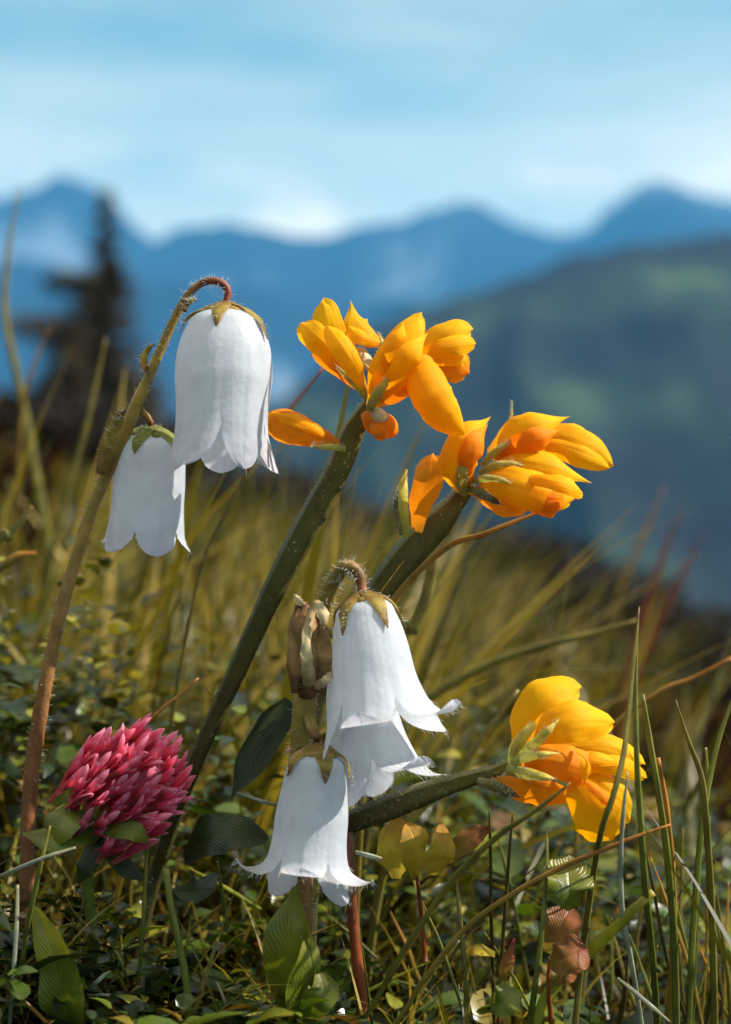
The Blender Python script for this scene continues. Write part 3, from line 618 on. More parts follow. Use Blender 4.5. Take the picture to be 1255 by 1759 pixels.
broom('tallest golden broom flower on a broad dark stalk, one blossom pointing left', (300, 1400, 12),
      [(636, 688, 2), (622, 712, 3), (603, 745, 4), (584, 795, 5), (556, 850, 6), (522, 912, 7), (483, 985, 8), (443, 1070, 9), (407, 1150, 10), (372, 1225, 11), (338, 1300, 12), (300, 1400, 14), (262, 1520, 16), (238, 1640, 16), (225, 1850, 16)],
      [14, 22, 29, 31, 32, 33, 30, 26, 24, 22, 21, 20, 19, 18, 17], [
    [('blossom', [(627, 672, 2), (592, 622, 1), (566, 568, 0), (556, 514, 1)], [7, 30, 28, 22], 120, Y_, P_(face=(-.3, -1, .3))),
     ('petal', [(618, 660, 0), (580, 615, -3), (545, 582, -4), (517, 556, -2)], [8, 22, 24, 19], 120, Y_, P_(face=(-.4, -1, .4))),
     ('petal', [(629, 676, 0), (596, 640, -2), (562, 612, -2), (535, 588, 0)], [6, 18, 22, 14], 130, O_, P_(face=(-.4, -1, -.1))),
     ('petal', [(622, 668, -4), (607, 630, -7), (585, 595, -7), (560, 560, -5)], [5, 17, 20, 12], 130, Y_, P_(face=(-.1, -1, .4))),
     ('sepal', [(630, 684, -2), (610, 660, -4), (588, 640, -4), (573, 625, -3)], [9, 11, 7, 1], 120, 'calyx', P_(tip='none', face=(-.4, -1, -.1)))],
    [('blossom', [(655, 590, 3), (632, 578, 2), (609, 556, 2), (602, 516, 3)], [10, 20, 25, 9], 140, Y_, P_(tip='point', face=(.3, -1, .4))),
     ('petal', [(652, 590, 1), (636, 586, 0), (615, 578, -1), (598, 560, 0)], [5, 12, 14, 6], 130, Y_),
     ('sepal', [(648, 640, 3), (652, 612, 2), (656, 592, 1), (650, 570, 2)], [8, 10, 7, 1], 160, 'calyx', P_(tip='none'))],
    [('blossom', [(642, 648, 3), (632, 624, 2), (618, 606, 2), (604, 597, 3)], [5, 12, 13, 5], 150, 'cream', P_(face=(.2, -1, .5))),
     ('sepal', [(645, 668, 2), (640, 645, 1), (628, 628, 1), (615, 620, 1)], [5, 6, 4, 1], 130, 'calyx', P_(tip='none'))],
    [('blossom', [(636, 700, -2), (656, 650, -4), (688, 596, -5), (724, 538, -3)], [10, 28, 36, 17], 140, Y_, P_(face=(-.3, -1, .3))),
     ('petal', [(646, 670, -3), (668, 615, -6), (682, 580, -6), (693, 552, -4)], [6, 18, 18, 7], 120, Y_, P_(tip='point', face=(-.5, -1, .3))),
     ('petal', [(650, 690, -4), (680, 650, -7), (706, 606, -8), (734, 572, -5)], [6, 20, 22, 10], 140, Y_, P_(tip='point', face=(.3, -1, .1))),
     ('sepal', [(634, 704, -4), (646, 680, -6), (664, 655, -7), (676, 640, -6)], [11, 14, 9, 1], 130, 'calyx', P_(tip='none', face=(.1, -1, -.1)))],
    [('blossom', [(680, 640, 3), (722, 604, 2), (766, 576, 1), (810, 566, 2)], [6, 22, 29, 24], 130, Y_, P_(face=(.1, -1, .5))),
     ('petal', [(700, 628, 2), (742, 604, -1), (780, 594, -1), (816, 590, 1)], [6, 16, 18, 15], 120, Y_, P_(face=(.2, -1, 0))),
     ('sepal', [(660, 690, 2), (690, 668, 1), (712, 645, 1), (728, 630, 1)], [7, 10, 7, 1], 130, 'calyx', P_(tip='none'))],
    [('blossom', [(730, 632, 5), (758, 630, 4), (785, 630, 4), (802, 640, 5)], [14, 26, 30, 24], 140, O_, P_(face=(.3, -1, .1))),
     ('petal', [(742, 622, 3), (770, 616, 1), (790, 618, 1), (800, 624, 2)], [8, 13, 13, 9], 100, Y_)],
    [('blossom', [(722, 628, -3), (733, 662, -6), (756, 704, -6), (794, 746, -3)], [24, 35, 33, 16], 200, Y_, P_(face=(-.2, -1, .1), fold=.05)),
     ('petal', [(712, 640, -3), (722, 668, -4), (742, 704, -4), (774, 738, -2)], [12, 16, 14, 5], 130, O_, P_(face=(-.6, -1, -.2), tip='none')),
     ('sepal', [(645, 696, 0), (680, 682, -2), (712, 660, -4), (740, 636, -5)], [9, 15, 13, 2], 170, 'orange', P_(tip='none', face=(0, -1, -.2)))],
    [('blossom', [(628, 716, 0), (644, 724, -2), (660, 732, -2), (672, 744, 0)], [10, 22, 22, 14], 200, O_, P_(face=(.1, -1, 0))),
     ('petal', [(628, 712, -2), (645, 712, -4), (660, 718, -4), (676, 722, -2)], [6, 13, 12, 4], 140, 'cream'),
     ('petal', [(634, 724, -3), (646, 736, -5), (654, 748, -5), (655, 757, -3)], [6, 12, 12, 6], 140, O_)],
    [('blossom', [(584, 766, 4), (548, 752, 3), (505, 736, 4), (455, 722, 6)], [8, 19, 29, 27], 170, O_, P_(face=(0, -1, -.2))),
     ('petal', [(572, 758, 3), (540, 738, 1), (500, 722, 2), (462, 710, 4)], [5, 10, 14, 9], 120, Y_, P_(face=(0, -1, .6))),
     ('sepal', [(592, 772, 2), (570, 768, 0), (548, 768, 0), (532, 766, 1)], [8, 9, 6, 1], 150, 'calyx', P_(tip='none'))]])
OFF[0] = 9.0
broom('middle golden broom flower leaning right, with a deep orange petal beside its stalk', (560, 1160, 18),
      [(808, 828, 2), (782, 862, 3), (750, 898, 4), (712, 938, 6), (672, 985, 8), (634, 1040, 11), (600, 1095, 15), (560, 1170, 18), (534, 1300, 18), (526, 1500, 16), (522, 1850, 14)], [18, 24, 38, 40, 36, 30, 24, 20, 15, 12, 10], [
    [('blossom', [(796, 832, -2), (786, 796, -5), (802, 752, -5), (842, 716, -2)], [20, 34, 32, 12], 170, Y_, P_(tip='point', face=(-.2, -1, .2))),
     ('petal', [(806, 826, -4), (806, 790, -8), (818, 756, -8), (838, 728, -5)], [10, 22, 20, 8], 130, O_, P_(tip='point', face=(.5, -1, .1))),
     ('sepal', [(800, 846, -3), (792, 826, -6), (794, 804, -8), (800, 788, -8)], [14, 19, 13, 1], 140, 'calyx', P_(tip='none'))],
    [('blossom', [(716, 912, 2), (722, 866, 0), (736, 822, -1), (744, 782, 1)], [12, 22, 32, 33], 70, O_, P_(face=(-.6, -1, -.2))) ],
    [('blossom', [(698, 922, 2), (690, 880, 1), (690, 845, 1), (698, 806, 2)], [8, 13, 11, 2], 150, 'calyx', P_(tip='none')),
     ('sepal', [(690, 918, 0), (682, 885, -1), (680, 860, -1), (684, 838, 0)], [6, 7, 5, 1], 130, 'wing', P_(tip='none'))],
    [('blossom', [(842, 780, 0), (878, 752, -3), (922, 732, -4), (978, 716, -1)], [14, 30, 34, 11], 160, Y_, P_(tip='point', face=(.1, -1, .5))),
     ('petal', [(848, 786, -2), (890, 766, -5), (928, 752, -6), (962, 738, -3)], [8, 20, 22, 8], 140, O_, P_(tip='point', face=(.1, -1, -.1))),
     ('sepal', [(828, 800, -2), (846, 780, -4), (864, 766, -5), (884, 758, -5)], [9, 10, 7, 1], 140, 'calyx', P_(tip='none'))],
    [('blossom', [(900, 775, 3), (952, 754, 1), (1004, 764, 0), (1052, 800, 2)], [12, 30, 32, 15], 160, Y_, P_(face=(.3, -1, .4))),
     ('petal', [(900, 782, 1), (952, 772, -2), (1000, 786, -3), (1046, 804, 0)], [8, 19, 20, 10], 130, Y_, P_(face=(.1, -1, -.1))),
     ('petal', [(930, 750, 3), (960, 738, 2), (990, 738, 2), (1012, 752, 3)], [7, 13, 13, 8], 110, Y_, P_(face=(.2, -1, .7)))],
    [('blossom', [(836, 806, -1), (890, 796, -5), (950, 806, -6), (1016, 830, -3)], [10, 28, 30, 12], 150, Y_, P_(face=(.2, -1, .5), tip='point')),
     ('sepal', [(824, 812, -3), (850, 800, -6), (876, 796, -7), (900, 800, -7)], [9, 11, 8, 1], 140, 'calyx', P_(tip='none'))],
    [('blossom', [(822, 822, -3), (868, 830, -8), (922, 844, -9), (984, 856, -5)], [10, 32, 38, 24], 160, Y_, P_(face=(.1, -1, .3))),
     ('petal', [(880, 850, -6), (920, 862, -9), (950, 866, -9), (968, 862, -6)], [12, 22, 24, 16], 120, O_, P_(face=(.1, -1, -.3))),
     ('petal', [(900, 822, -9), (940, 826, -12), (975, 836, -12), (1000, 850, -9)], [8, 16, 18, 12], 130, Y_, P_(face=(.2, -1, .5))),
     ('sepal', [(812, 826, -4), (836, 822, -8), (860, 824, -10), (880, 832, -10)], [9, 10, 7, 1], 140, 'calyx', P_(tip='none'))],
    [('blossom', [(806, 842, -2), (838, 852, -4), (872, 866, -5), (906, 874, -2)], [7, 20, 25, 20], 150, O_, P_(face=(0, -1, -.3))),
     ('sepal', [(802, 838, -4), (824, 846, -7), (846, 858, -8), (862, 868, -7)], [8, 13, 10, 1], 140, 'wing', P_(tip='none'))],
    [('sepal', [(862, 770, 4), (874, 735, 4), (878, 710, 4), (879, 688, 4)], [4, 7, 4, 1], 140, 'calyx', P_(tip='none'))]])
OFF[0] = 0.0
broom('lowest golden broom flower on a hairy stalk lying to the right among tall grass blades', (590, 1420, 12),
      [(884, 1308, 0), (845, 1326, 0), (785, 1344, 1), (720, 1366, 3), (660, 1390, 6), (610, 1408, 9), (562, 1440, 14), (538, 1540, 16), (532, 1850, 16)], [9, 14, 20, 27, 29, 27, 20, 12, 10], [
    [('blossom', [(886, 1292, 2), (908, 1240, 0), (940, 1196, 0), (996, 1180, 3)], [12, 34, 38, 25], 110, Y_, P_(face=(-.2, -1, .5), flat=.3)),
     ('sepal', [(880, 1312, -2), (888, 1282, -4), (908, 1254, -5), (934, 1232, -4)], [16, 18, 12, 1], 130, 'calyx', P_(tip='none', face=(-.3, -1, .2))) ],
    [('blossom', [(906, 1286, -3), (946, 1252, -6), (996, 1238, -6), (1054, 1240, -2)], [12, 30, 36, 22], 110, Y_, P_(face=(.2, -1, .5), flat=.34)),
     ('petal', [(940, 1276, -2), (980, 1262, -3), (1020, 1252, -3), (1054, 1250, -1)], [5, 14, 16, 8], 100, O_, P_(face=(.1, -1, -.5), flat=.3)),
     ('sepal', [(884, 1312, -5), (912, 1284, -8), (938, 1258, -10), (960, 1236, -9)], [13, 14, 10, 1], 130, 'calyx', P_(tip='none', face=(.1, -1, .3)))],
    [('blossom', [(930, 1296, 2), (986, 1284, 0), (1046, 1284, 0), (1106, 1312, 2)], [7, 17, 25, 22], 110, Y_, P_(face=(.2, -1, .6), flat=.34)),
     ('petal', [(966, 1322, -3), (1016, 1314, -6), (1062, 1316, -6), (1110, 1336, -3)], [6, 13, 18, 13], 110, Y_, P_(face=(.1, -1, .2), flat=.3)),
     ('petal', [(960, 1300, -4), (1000, 1302, -7), (1040, 1306, -7), (1076, 1316, -5)], [5, 12, 12, 4], 110, Y_, P_(face=(0, -1, .6), tip='point', scal=0, flat=.3))],
    [('blossom', [(880, 1314, -4), (916, 1306, -8), (958, 1308, -9), (1004, 1322, -8)], [13, 22, 30, 30], 100, O_, P_(face=(0, -1, .3), tip='none', flat=.5, scal=.05, fold=.3)),
     ('petal', [(986, 1286, -9), (1000, 1304, -12), (1006, 1328, -12), (1000, 1356, -9)], [3, 9, 10, 4], 120, Y_, P_(face=(.5, -1, 0), tip='point', scal=0)),
     ('sepal', [(872, 1322, -6), (900, 1328, -10), (930, 1334, -12), (958, 1340, -12)], [13, 15, 11, 1], 140, 'calyx', P_(tip='none')),
     ('sepal', [(880, 1310, -8), (906, 1300, -11), (932, 1296, -13), (962, 1294, -12)], [10, 12, 8, 1], 140, 'calyx', P_(tip='none'))],
    [('blossom', [(846, 1344, -2), (890, 1354, -5), (940, 1364, -6), (986, 1372, -3)], [10, 23, 27, 13], 130, O_, P_(face=(0, -1, -.3))),
     ('sepal', [(822, 1342, -3), (850, 1350, -6), (872, 1360, -7), (894, 1370, -6)], [10, 15, 11, 1], 130, 'wing', P_(tip='none'))],
    [('blossom', [(982, 1332, -7), (1002, 1366, -9), (1028, 1404, -9), (1050, 1440, -6)], [10, 32, 43, 34], 100, Y_, P_(face=(-.3, -1, .3), flat=.3)),
     ('petal', [(1000, 1328, -5), (1034, 1346, -6), (1062, 1374, -6), (1080, 1412, -3)], [9, 22, 25, 16], 110, Y_, P_(face=(.4, -1, .2), flat=.34)),
     ('petal', [(996, 1334, -9), (1018, 1352, -11), (1040, 1374, -11), (1060, 1398, -9)], [4, 9, 9, 3], 130, O_, P_(face=(.5, -1, .3), tip='point', scal=0))]], face=(0, -1, .5), hairs=620)

# ------------------------------------------------------------------ red clover
CL = thing('red_clover', 'single pink red clover head leaning right above its green leaves', 'clover', W(170, 1700, 8))
ax = Vector((.80, -.10, .52)).normalized()
hb = W(180, 1392, 4)                              # where the florets sit
st = MB(); tube(st, [W(172, 1900, 9), W(168, 1720, 9), W(158, 1600, 8), (W(150, 1500, 7)), W(160, 1430, 5), hb + ax * 15 * S], [10 * S, 10 * S, 10 * S, 11 * S, 13 * S, 26 * S], 9, hairs=120, hl=10 * S, hr=.38 * S)
st.build('stem', [M['g_green'], M['hair']], CL)
def floret(k):
    m_ = MB(); L = 92
    def q(x, y, z): return Vector((x, y, z)) * S
    petal(m_, [q(0, 0, 0), q(0, 1, .3 * L), q(0, 2, .62 * L), q(0, 5 + 2 * k, L)], [3.0 * S, 5.0 * S, 6.6 * S, 4.6 * S], 200, (0, -1, 0), 0, 'round', raw=True, nu=14, nv=11, rip=.1, fold=.1)
    for sg in (-1, 1):
        petal(m_, [q(sg * 2, -2, .2 * L), q(sg * 4, -4, .5 * L), q(sg * (6 + k), -6, .82 * L)], [2 * S, 4.5 * S, 3.8 * S], 120, (sg * .6, -1, 0), 0, 'round', raw=True, nu=9, nv=7, rip=.1)
    petal(m_, [q(0, -4, .25 * L), q(0, -6, .5 * L), q(0, -8, .74 * L)], [3 * S, 5 * S, 3 * S], 150, (0, -1, 0), 0, 'round', raw=True, nu=8, nv=7)
    ob = m_.build('floret', M['pink'], CL, local=True); return ob
flo = [floret(k) for k in range(4)]
ua = ax.orthogonal().normalized(); ub = ax.cross(ua)
cen = W(228, 1338, 2); NF = 98
for i in range(NF):
    f = (i + .5) / NF; th = math.acos(1 - 1.72 * f); phi = i * 2.39996
    nrm = (ax * math.cos(th) + (ua * math.cos(phi) + ub * math.sin(phi)) * math.sin(th)).normalized()
    dr = (nrm * .42 + ax * .85 + Vector((0, 0, .12)) + Vector([rnd.uniform(-.3, .3) for _ in range(3)])).normalized()
    tip = cen + nrm * (88 + 26 * rnd.random()) * S + ax * 8 * S
    sc = rnd.uniform(.8, 1.1)
    o = flo[i % 4] if i < 4 else flo[i % 4].copy()
    if i >= 4: COL.objects.link(o); o.parent = CL
    qn = dr.to_track_quat('Z', 'Y')
    o.rotation_mode = 'QUATERNION'; 
    from mathutils import Quaternion
    o.rotation_quaternion = qn @ Quaternion((0, 0, 1), rnd.uniform(0, 6.28))
    o.scale = (sc * 1.12, sc * 1.12, sc); o.location = tip - dr * 92 * S * sc - Vector(CL.location)
core = MB()
tube(core, [cen + ax * t_ * S for t_ in (-62, -50, -20, 20, 44, 52)], [8 * S, 34 * S, 58 * S, 56 * S, 28 * S, 4 * S], 14, seg=16)
core.build('head_core', M['pink'], CL)
for sp_, hw_, m_, fc in (([(165, 1412, 2), (130, 1400, -2), (100, 1420, -4), (78, 1470, -3)], [12, 36, 34, 3], 'leaf', (-.4, -1, .7)),
                         ([(175, 1425, 0), (205, 1422, -4), (235, 1430, -5), (255, 1450, -3)], [10, 20, 17, 2], 'leaf', (.1, -1, .6)),
                         ([(160, 1420, 0), (120, 1440, -3), (85, 1440, -4), (40, 1432, -2)], [10, 26, 24, 3], 'leaf', (-.2, -1, .8)),
                         ([(170, 1430, 6), (160, 1462, 4), (144, 1492, 3), (134, 1518, 4)], [9, 18, 18, 3], 'darkleaf', (-.3, -1, .5)),
                         ([(180, 1440, 6), (198, 1470, 4), (220, 1494, 3), (250, 1510, 4)], [8, 17, 17, 3], 'darkleaf', (.3, -1, .5))):
    b_ = MB(); petal(b_, sp_, hw_, 60, fc, 0, 'none', fold=-.2, nu=18, nv=11); b_.build('leaf', M[m_], CL)

# ------------------------------------------------------------------ grass blades one can point at
def stalk(name, label, pts, wd, m_, group='single grass blades near the flowers', flat=True, cat='grass blade'):
    b_ = MB(); ws = [x * .5 * S for x in (wd if isinstance(wd, (list, tuple)) else [wd * .9, wd, wd, wd * .8, wd * .25])]
    sect = [(1, 0), (.5, .28), (0, .16), (-.5, .28), (-1, 0), (-.5, -.1), (0, -.3), (.5, -.1)] if flat else None
    if pts[0][1] - pts[-1][1] > 80 and pts[0][1] > 900:            # root the blade in the ground
        a, b = pts[0], pts[1]; y = (a[2] + OFF[0]) / 1000; q = K * (D0 + y)
        x0 = a[0] - max(-420, min(420, (b[0] - a[0]) * min(4, 260 / max(12, a[1] - b[1])))); gp = PH / 2 - (ground((x0 - PW / 2) * q, y) - .002) / q
        if abs(b[0] - a[0]) > .7 * abs(a[1] - b[1]):               # a slanting blade arches out of the turf
            sg = 1 if b[0] > a[0] else -1; x0 = a[0] - sg * 95
            gp = PH / 2 - (ground((x0 - PW / 2) * q, y) - .002) / q; h_ = gp - a[1]
            if h_ > 60: pts = [(x0, gp, a[2]), (a[0] - sg * 86, a[1] + .62 * h_, a[2]), (a[0] - sg * 64, a[1] + .27 * h_, a[2]), (a[0] - sg * 34, a[1] + .08 * h_, a[2])] + list(pts)[1:]
        elif gp > a[1] + 8: pts = [(x0, gp, a[2])] + list(pts); ws = [ws[0]] + ws
    if flat: ws = [w_ * .84 for w_ in ws]
    sc = [((D0 * 1000 + p[2]) / (D0 * 1000)) for p in pts]
    ws = [w_ * sum(sc) / len(sc) for w_ in ws]
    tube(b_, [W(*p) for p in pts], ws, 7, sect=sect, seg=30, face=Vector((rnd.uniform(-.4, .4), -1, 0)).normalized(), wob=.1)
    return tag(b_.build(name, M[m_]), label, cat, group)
G = 'grass_blade'
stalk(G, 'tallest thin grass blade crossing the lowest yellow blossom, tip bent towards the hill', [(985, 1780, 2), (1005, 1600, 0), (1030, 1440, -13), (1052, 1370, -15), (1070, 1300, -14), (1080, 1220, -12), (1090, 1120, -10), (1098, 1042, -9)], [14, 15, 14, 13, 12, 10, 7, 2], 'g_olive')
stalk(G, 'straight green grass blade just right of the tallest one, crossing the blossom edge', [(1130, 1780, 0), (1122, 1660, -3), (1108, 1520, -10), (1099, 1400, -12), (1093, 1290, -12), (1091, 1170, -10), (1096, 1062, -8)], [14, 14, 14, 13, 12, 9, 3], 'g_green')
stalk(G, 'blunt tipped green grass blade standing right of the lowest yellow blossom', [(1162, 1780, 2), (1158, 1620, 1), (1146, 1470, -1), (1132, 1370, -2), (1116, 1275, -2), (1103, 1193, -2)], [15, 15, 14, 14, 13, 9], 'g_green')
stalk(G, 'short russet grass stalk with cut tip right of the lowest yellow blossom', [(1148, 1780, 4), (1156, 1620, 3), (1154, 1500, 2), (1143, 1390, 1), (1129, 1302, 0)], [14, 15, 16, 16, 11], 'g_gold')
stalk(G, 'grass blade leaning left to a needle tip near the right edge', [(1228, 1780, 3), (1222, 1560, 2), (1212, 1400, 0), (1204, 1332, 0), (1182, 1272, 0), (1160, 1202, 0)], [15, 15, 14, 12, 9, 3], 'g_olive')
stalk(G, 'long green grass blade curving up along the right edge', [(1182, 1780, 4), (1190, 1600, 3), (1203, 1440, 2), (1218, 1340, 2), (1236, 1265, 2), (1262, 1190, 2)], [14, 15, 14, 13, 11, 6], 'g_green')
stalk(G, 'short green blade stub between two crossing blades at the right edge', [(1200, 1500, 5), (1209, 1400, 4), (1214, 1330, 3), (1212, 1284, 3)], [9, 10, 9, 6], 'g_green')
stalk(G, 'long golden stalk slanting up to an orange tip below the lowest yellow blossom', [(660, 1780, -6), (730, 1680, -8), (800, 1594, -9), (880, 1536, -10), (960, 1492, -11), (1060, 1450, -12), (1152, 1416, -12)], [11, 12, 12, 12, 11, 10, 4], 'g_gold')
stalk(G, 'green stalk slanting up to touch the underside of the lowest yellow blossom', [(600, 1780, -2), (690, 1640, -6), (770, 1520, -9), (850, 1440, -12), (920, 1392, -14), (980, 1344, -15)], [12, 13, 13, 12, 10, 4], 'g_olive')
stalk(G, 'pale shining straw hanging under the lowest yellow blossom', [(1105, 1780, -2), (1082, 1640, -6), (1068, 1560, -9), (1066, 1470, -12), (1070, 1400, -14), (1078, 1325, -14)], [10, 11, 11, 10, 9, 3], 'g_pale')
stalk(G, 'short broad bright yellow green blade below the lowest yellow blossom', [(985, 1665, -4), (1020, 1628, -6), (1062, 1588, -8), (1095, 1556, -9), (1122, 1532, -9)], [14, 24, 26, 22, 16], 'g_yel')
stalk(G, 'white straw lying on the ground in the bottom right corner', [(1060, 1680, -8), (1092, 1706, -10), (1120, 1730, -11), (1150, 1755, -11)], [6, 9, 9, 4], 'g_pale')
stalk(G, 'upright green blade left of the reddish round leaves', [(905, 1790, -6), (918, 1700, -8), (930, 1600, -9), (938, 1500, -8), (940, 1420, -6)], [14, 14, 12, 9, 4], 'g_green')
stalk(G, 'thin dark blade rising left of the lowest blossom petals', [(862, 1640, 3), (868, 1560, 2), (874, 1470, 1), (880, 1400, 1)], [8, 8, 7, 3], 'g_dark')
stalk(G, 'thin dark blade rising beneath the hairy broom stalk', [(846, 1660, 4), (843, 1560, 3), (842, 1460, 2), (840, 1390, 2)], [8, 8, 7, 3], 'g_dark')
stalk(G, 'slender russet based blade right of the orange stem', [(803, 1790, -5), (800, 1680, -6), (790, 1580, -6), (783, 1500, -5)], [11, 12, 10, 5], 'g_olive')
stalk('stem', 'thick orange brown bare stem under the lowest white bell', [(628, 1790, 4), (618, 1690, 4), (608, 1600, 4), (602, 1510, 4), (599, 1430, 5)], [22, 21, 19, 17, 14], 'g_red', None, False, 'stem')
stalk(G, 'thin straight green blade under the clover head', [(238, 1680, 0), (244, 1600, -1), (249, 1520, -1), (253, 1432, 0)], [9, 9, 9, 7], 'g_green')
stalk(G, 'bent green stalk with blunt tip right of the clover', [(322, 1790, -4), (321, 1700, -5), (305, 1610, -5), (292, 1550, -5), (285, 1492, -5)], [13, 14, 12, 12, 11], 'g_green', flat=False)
stalk(G, 'pinkish straw slanting across the left edge under the clover leaves', [(-10, 1510, -10), (40, 1488, -11), (85, 1470, -11), (130, 1456, -10)], [8, 9, 8, 5], 'g_pale')
stalk(G, 'bluish blade rising past the pinkish straw at the left edge', [(30, 1700, -6), (45, 1600, -8), (66, 1500, -10), (86, 1418, -9)], [10, 11, 10, 4], 'g_green')
stalk(G, 'pale bluish straw standing in the bottom left corner', [(14, 1790, -8), (22, 1680, -9), (28, 1590, -9), (30, 1520, -8)], [9, 9, 9, 6], 'g_pale')
stalk(G, 'golden straw slanting down in the bottom left corner', [(-10, 1682, -10), (30, 1712, -11), (60, 1738, -11), (90, 1768, -11)], [9, 9, 9, 7], 'g_gold')
stalk(G, 'short white straw lying under the clover, level', [(150, 1710, -4), (175, 1709, -5), (200, 1711, -5), (224, 1714, -5)], [5, 6, 6, 4], 'g_pale')
stalk(G, 'short white straw lying under the clover, slanting up', [(150, 1699, -4), (165, 1688, -5), (178, 1676, -5), (190, 1668, -5)], [7, 9, 9, 5], 'g_pale')
stalk(G, 'short green straw leaning left under the clover', [(222, 1694, -3), (212, 1665, -4), (204, 1645, -4), (197, 1632, -4)], [6, 8, 8, 6], 'g_green')
stalk(G, 'short white straw left of the lowest white bell', [(405, 1362, 6), (430, 1370, 6), (455, 1378, 6), (478, 1384, 7)], [7, 8, 8, 6], 'g_pale')
stalk(G, 'short white straw right of the lowest white bell', [(610, 1464, -2), (625, 1468, -2), (640, 1472, -2), (655, 1476, -2)], [9, 11, 11, 9], 'g_pale')
BG = 'blurred blades behind the flowers'
stalk(G, 'tall blurred pale olive blade bowing along the left edge before the sky', [(110, 1080, 170), (80, 920, 170), (52, 760, 170), (28, 640, 170), (8, 540, 170), (14, 430, 170), (34, 320, 170)], [20, 21, 19, 17, 14, 9, 3], 'g_olive', BG)
stalk(G, 'blurred olive blade leaning right beneath the left edge of the spruce', [(20, 960, 140), (30, 800, 140), (40, 690, 140), (60, 620, 140), (84, 565, 140)], [10, 11, 9, 7, 2], 'g_gold', BG)
stalk(G, 'long blurred olive blade in front of the spruce foot', [(85, 980, 120), (110, 860, 120), (140, 760, 120), (160, 680, 120), (182, 580, 120)], [10, 12, 11, 9, 3], 'g_olive', BG)
stalk(G, 'short pale blurred blade slanting up at the left edge, upper of the pair', [(-10, 970, 45), (15, 925, 45), (35, 895, 45), (55, 870, 45)], [12, 16, 16, 8], 'g_olive', BG)
stalk(G, 'short pale blurred blade slanting up at the left edge, lower of the pair', [(-10, 985, 45), (10, 968, 45), (30, 955, 45), (62, 950, 45)], [12, 17, 16, 6], 'g_gold', BG)
stalk(G, 'thin russet stalk rising behind the topmost yellow blossom', [(330, 1040, 40), (400, 860, 40), (455, 760, 40), (500, 700, 40), (558, 628, 40)], [8, 8, 8, 8, 6], 'g_rus', BG)
stalk(G, 'golden blade slanting up to the right under the middle yellow blossom', [(700, 985, 25), (760, 945, 22), (830, 918, 20), (900, 890, 20), (985, 858, 20)], [14, 15, 14, 11, 3], 'g_gold', BG)
stalk(G, 'pale grey green bent leaf blade right of the topmost bell of the middle plant', [(680, 1125, 40), (705, 1085, 40), (730, 1030, 40), (742, 980, 40), (748, 950, 40)], [18, 26, 26, 22, 8], 'g_olive', BG)
stalk(G, 'long grey green blade slanting across the dark ground behind the lowest blossom', [(740, 1185, 70), (830, 1145, 70), (930, 1110, 70), (1010, 1090, 70), (1095, 1065, 70)], [18, 20, 20, 16, 5], 'g_olive', BG)
stalk(G, 'faint russet blade slanting up to the right edge behind the tall blades', [(1060, 1225, 40), (1130, 1190, 40), (1190, 1165, 40), (1262, 1128, 40)], [10, 11, 10, 8], 'g_gold', BG)
stalk(G, 'blurred russet stalk before the hill, furthest left of three', [(1030, 1120, 260), (1066, 1010, 260), (1100, 930, 260), (1142, 835, 260)], [9, 11, 9, 2], 'g_gold', BG)
stalk(G, 'blurred russet stalk before the hill, middle one of three', [(1080, 1150, 240), (1112, 1030, 240), (1140, 950, 240), (1174, 868, 240)], [10, 13, 10, 2], 'g_red', BG)
stalk(G, 'blurred russet stalk before the hill, furthest right of three', [(1100, 1150, 240), (1140, 1050, 240), (1170, 990, 240), (1208, 915, 240)], [10, 14, 11, 2], 'g_red', BG)
stalk(G, 'golden straw behind the clover head slanting up right', [(235, 1255, 18), (270, 1225, 18), (300, 1200, 18), (340, 1165, 18)], [7, 8, 8, 4], 'g_gold', BG)
stalk(G, 'broad olive blade slanting between middle bell and lowest yellow blossom', [(720, 1400, 30), (790, 1320, 30), (840, 1250, 30), (890, 1185, 30)], [16, 20, 18, 6], 'g_olive', BG)
# many further blades of the right-hand tuft that nothing tells apart
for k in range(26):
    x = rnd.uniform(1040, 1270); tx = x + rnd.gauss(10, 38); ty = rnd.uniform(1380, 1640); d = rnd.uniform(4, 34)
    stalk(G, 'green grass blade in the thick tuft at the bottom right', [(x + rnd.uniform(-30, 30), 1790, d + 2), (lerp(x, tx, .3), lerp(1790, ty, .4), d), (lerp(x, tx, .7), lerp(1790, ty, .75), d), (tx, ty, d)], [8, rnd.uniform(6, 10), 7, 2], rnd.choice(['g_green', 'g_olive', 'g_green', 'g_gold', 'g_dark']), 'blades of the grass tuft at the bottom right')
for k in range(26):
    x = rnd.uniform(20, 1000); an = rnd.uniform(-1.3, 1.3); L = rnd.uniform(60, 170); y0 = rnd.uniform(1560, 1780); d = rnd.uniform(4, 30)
    stalk(G, 'short thin grass blade among the low leaves at the bottom', [(x, y0, d), (x + math.sin(an) * L * .5, y0 - math.cos(an) * L * .5, d), (x + math.sin(an * 1.1) * L, y0 - math.cos(an) * L, d)], [7, rnd.uniform(6, 9), 2], rnd.choice(['g_green', 'g_olive', 'g_yel', 'g_dark', 'g_gold']), 'short blades among the low leaves')

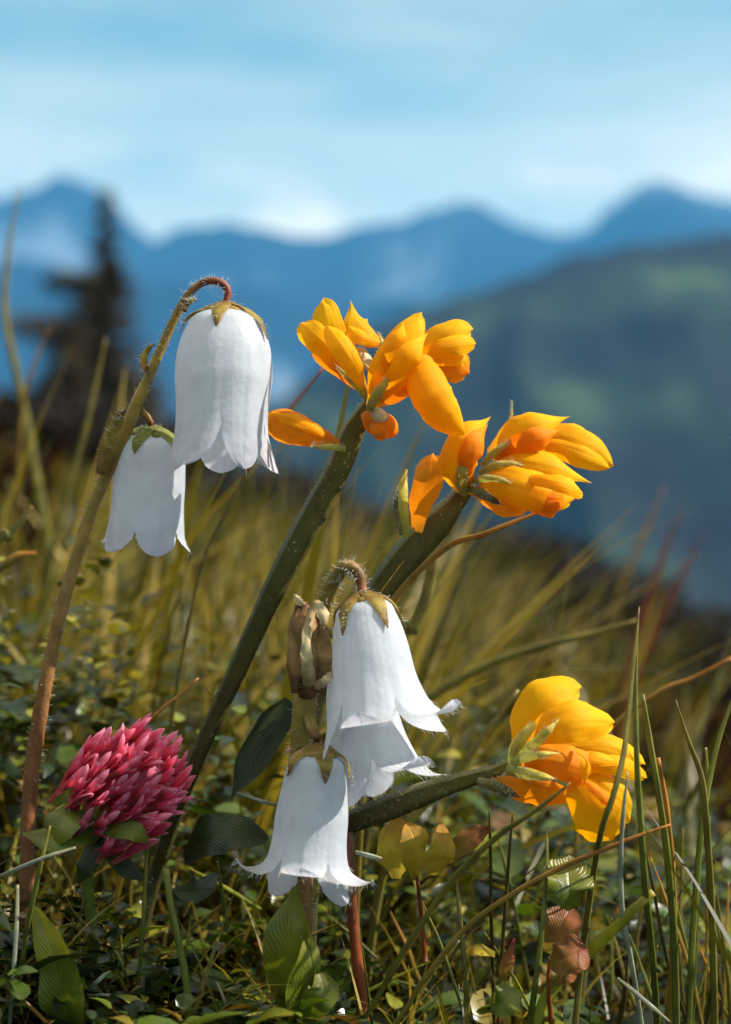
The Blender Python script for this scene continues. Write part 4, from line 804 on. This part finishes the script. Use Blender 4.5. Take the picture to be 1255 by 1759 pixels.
# ------------------------------------------------------------------ leafy sprigs near the ground
def sprig(label, base, stem, leaves, sm='g_red'):
    t = thing('leafy_sprig', label, 'plant', W(*base))
    b_ = MB(); tube(b_, [W(*p) for p in stem], [5 * S, 4 * S, 3 * S], 7); b_.build('stem', M[sm], t)
    for sp_, hw_, m_, fc, ti in leaves:
        b_ = MB(); petal(b_, sp_, hw_, 60, fc, 0, ti, fold=-.10, rip=.2, nu=22, nv=13, inward=True, flat=.15, jag=.09); b_.build('leaf', M[m_], t)
sprig('small sprig with a round green leaf above two rounded reddish brown leaves', (945, 1790, -4), [(950, 1790, -4), (942, 1680, -5), (958, 1570, -4)], [
    ([(985, 1562, -8), (980, 1535, -10), (978, 1508, -9), (975, 1468, -6)], [10, 36, 43, 34], 'leaf', (.1, -1, .3), 'round'),
    ([(945, 1640, -6), (952, 1612, -8), (968, 1580, -8), (982, 1558, -6)], [12, 30, 32, 18], 'redleaf', (-.3, -1, .2), 'round'),
    ([(944, 1655, -9), (962, 1648, -11), (985, 1638, -11), (1008, 1628, -9)], [10, 27, 31, 24], 'redleaf', (.1, -1, .5), 'round'),
    ([(948, 1690, -7), (965, 1682, -9), (980, 1678, -9), (992, 1672, -7)], [5, 9, 9, 3], 'redleaf', (.1, -1, .5), 'round')])
sprig('small sprig of upright yellowing leaves under the hairy broom stalk', (720, 1600, 2), [(730, 1650, 2), (722, 1560, 1), (715, 1500, 0)], [
    ([(680, 1510, 2), (676, 1475, 0), (678, 1440, 0), (690, 1405, 1)], [8, 28, 30, 12], 'yelleaf', (-.2, -1, .1), 'round'),
    ([(715, 1512, 0), (712, 1475, -2), (712, 1440, -2), (700, 1412, 0)], [8, 22, 24, 10], 'yelleaf', (.3, -1, .1), 'round'),
    ([(740, 1505, 0), (752, 1480, -3), (762, 1450, -3), (758, 1412, 0)], [12, 26, 20, 8], 'yelleaf', (.3, -1, .3), 'round'),
    ([(770, 1478, 2), (795, 1450, 0), (820, 1432, 0), (842, 1424, 1)], [7, 20, 16, 3], 'redleaf', (.2, -1, .3), 'none')])
sprig('torn yellow green leaf with ragged edge low in front of the dark ground', (850, 1790, -5), [(850, 1790, -5), (858, 1740, -6), (872, 1690, -5)], [
    ([(840, 1728, -8), (858, 1722, -10), (878, 1712, -10), (902, 1704, -8)], [10, 24, 30, 12], 'leaf', (-.1, -1, .5), 'point'),
    ([(862, 1690, -6), (868, 1665, -8), (874, 1645, -8), (884, 1612, -6)], [5, 12, 10, 2], 'redleaf', (.2, -1, .2), 'none'),
    ([(850, 1640, 0), (830, 1632, -1), (812, 1632, -1), (795, 1640, 0)], [5, 10, 9, 2], 'yelleaf', (0, -1, .7), 'none')])
sprig('long smooth green leaf with a folded edge in the bottom left corner', (150, 1800, -6), [(160, 1800, -4), (140, 1740, -5), (118, 1680, -4)], [
    ([(128, 1790, -8), (108, 1720, -10), (88, 1640, -10), (58, 1556, -7)], [30, 36, 32, 14], 'leaf', (-.3, -1, .2), 'round'),
    ([(150, 1790, -6), (134, 1720, -8), (122, 1670, -8), (112, 1622, -6)], [12, 14, 12, 4], 'leaf', (.5, -1, .3), 'round'),
    ([(126, 1690, -6), (136, 1686, -8), (142, 1690, -8), (150, 1698, -6)], [4, 8, 7, 1], 'leaf', (.3, -1, .5), 'none')], 'g_green')
sprig('glossy dark arched leaf between clover and lowest white bell', (380, 1560, 6), [(390, 1600, 8), (382, 1540, 7), (372, 1480, 6)], [
    ([(315, 1478, 4), (350, 1440, 0), (400, 1428, 0), (462, 1440, 3)], [12, 34, 38, 16], 'darkleaf', (0, -1, .7), 'round'),
    ([(372, 1500, 4), (350, 1520, 0), (325, 1530, 0), (296, 1530, 2)], [6, 22, 20, 3], 'darkleaf', (0, -1, .7), 'none')], 'g_green')

# ------------------------------------------------------------------ the air
bpy.ops.mesh.primitive_cube_add(size=1)
hz = bpy.context.object; hz.name = 'haze'; hz.data.name = 'haze'
hz.scale = (20000, 19000, 1950); hz.location = (0, 200, 475)
hm = bpy.data.materials.new('air'); hm.use_nodes = True; t = hm.node_tree; t.nodes.clear()
pv = N(t, 'ShaderNodeVolumePrincipled'); oo = N(t, 'ShaderNodeOutputMaterial')
pv.inputs['Color'].default_value = (.10, .45, .95, 1); pv.inputs['Density'].default_value = 1.1e-4
t.links.new(pv.outputs[0], oo.inputs['Volume']); hz.data.materials.append(hm)
tag(hz, 'thin blue air between the meadow and the mountains', 'haze', kind='stuff')
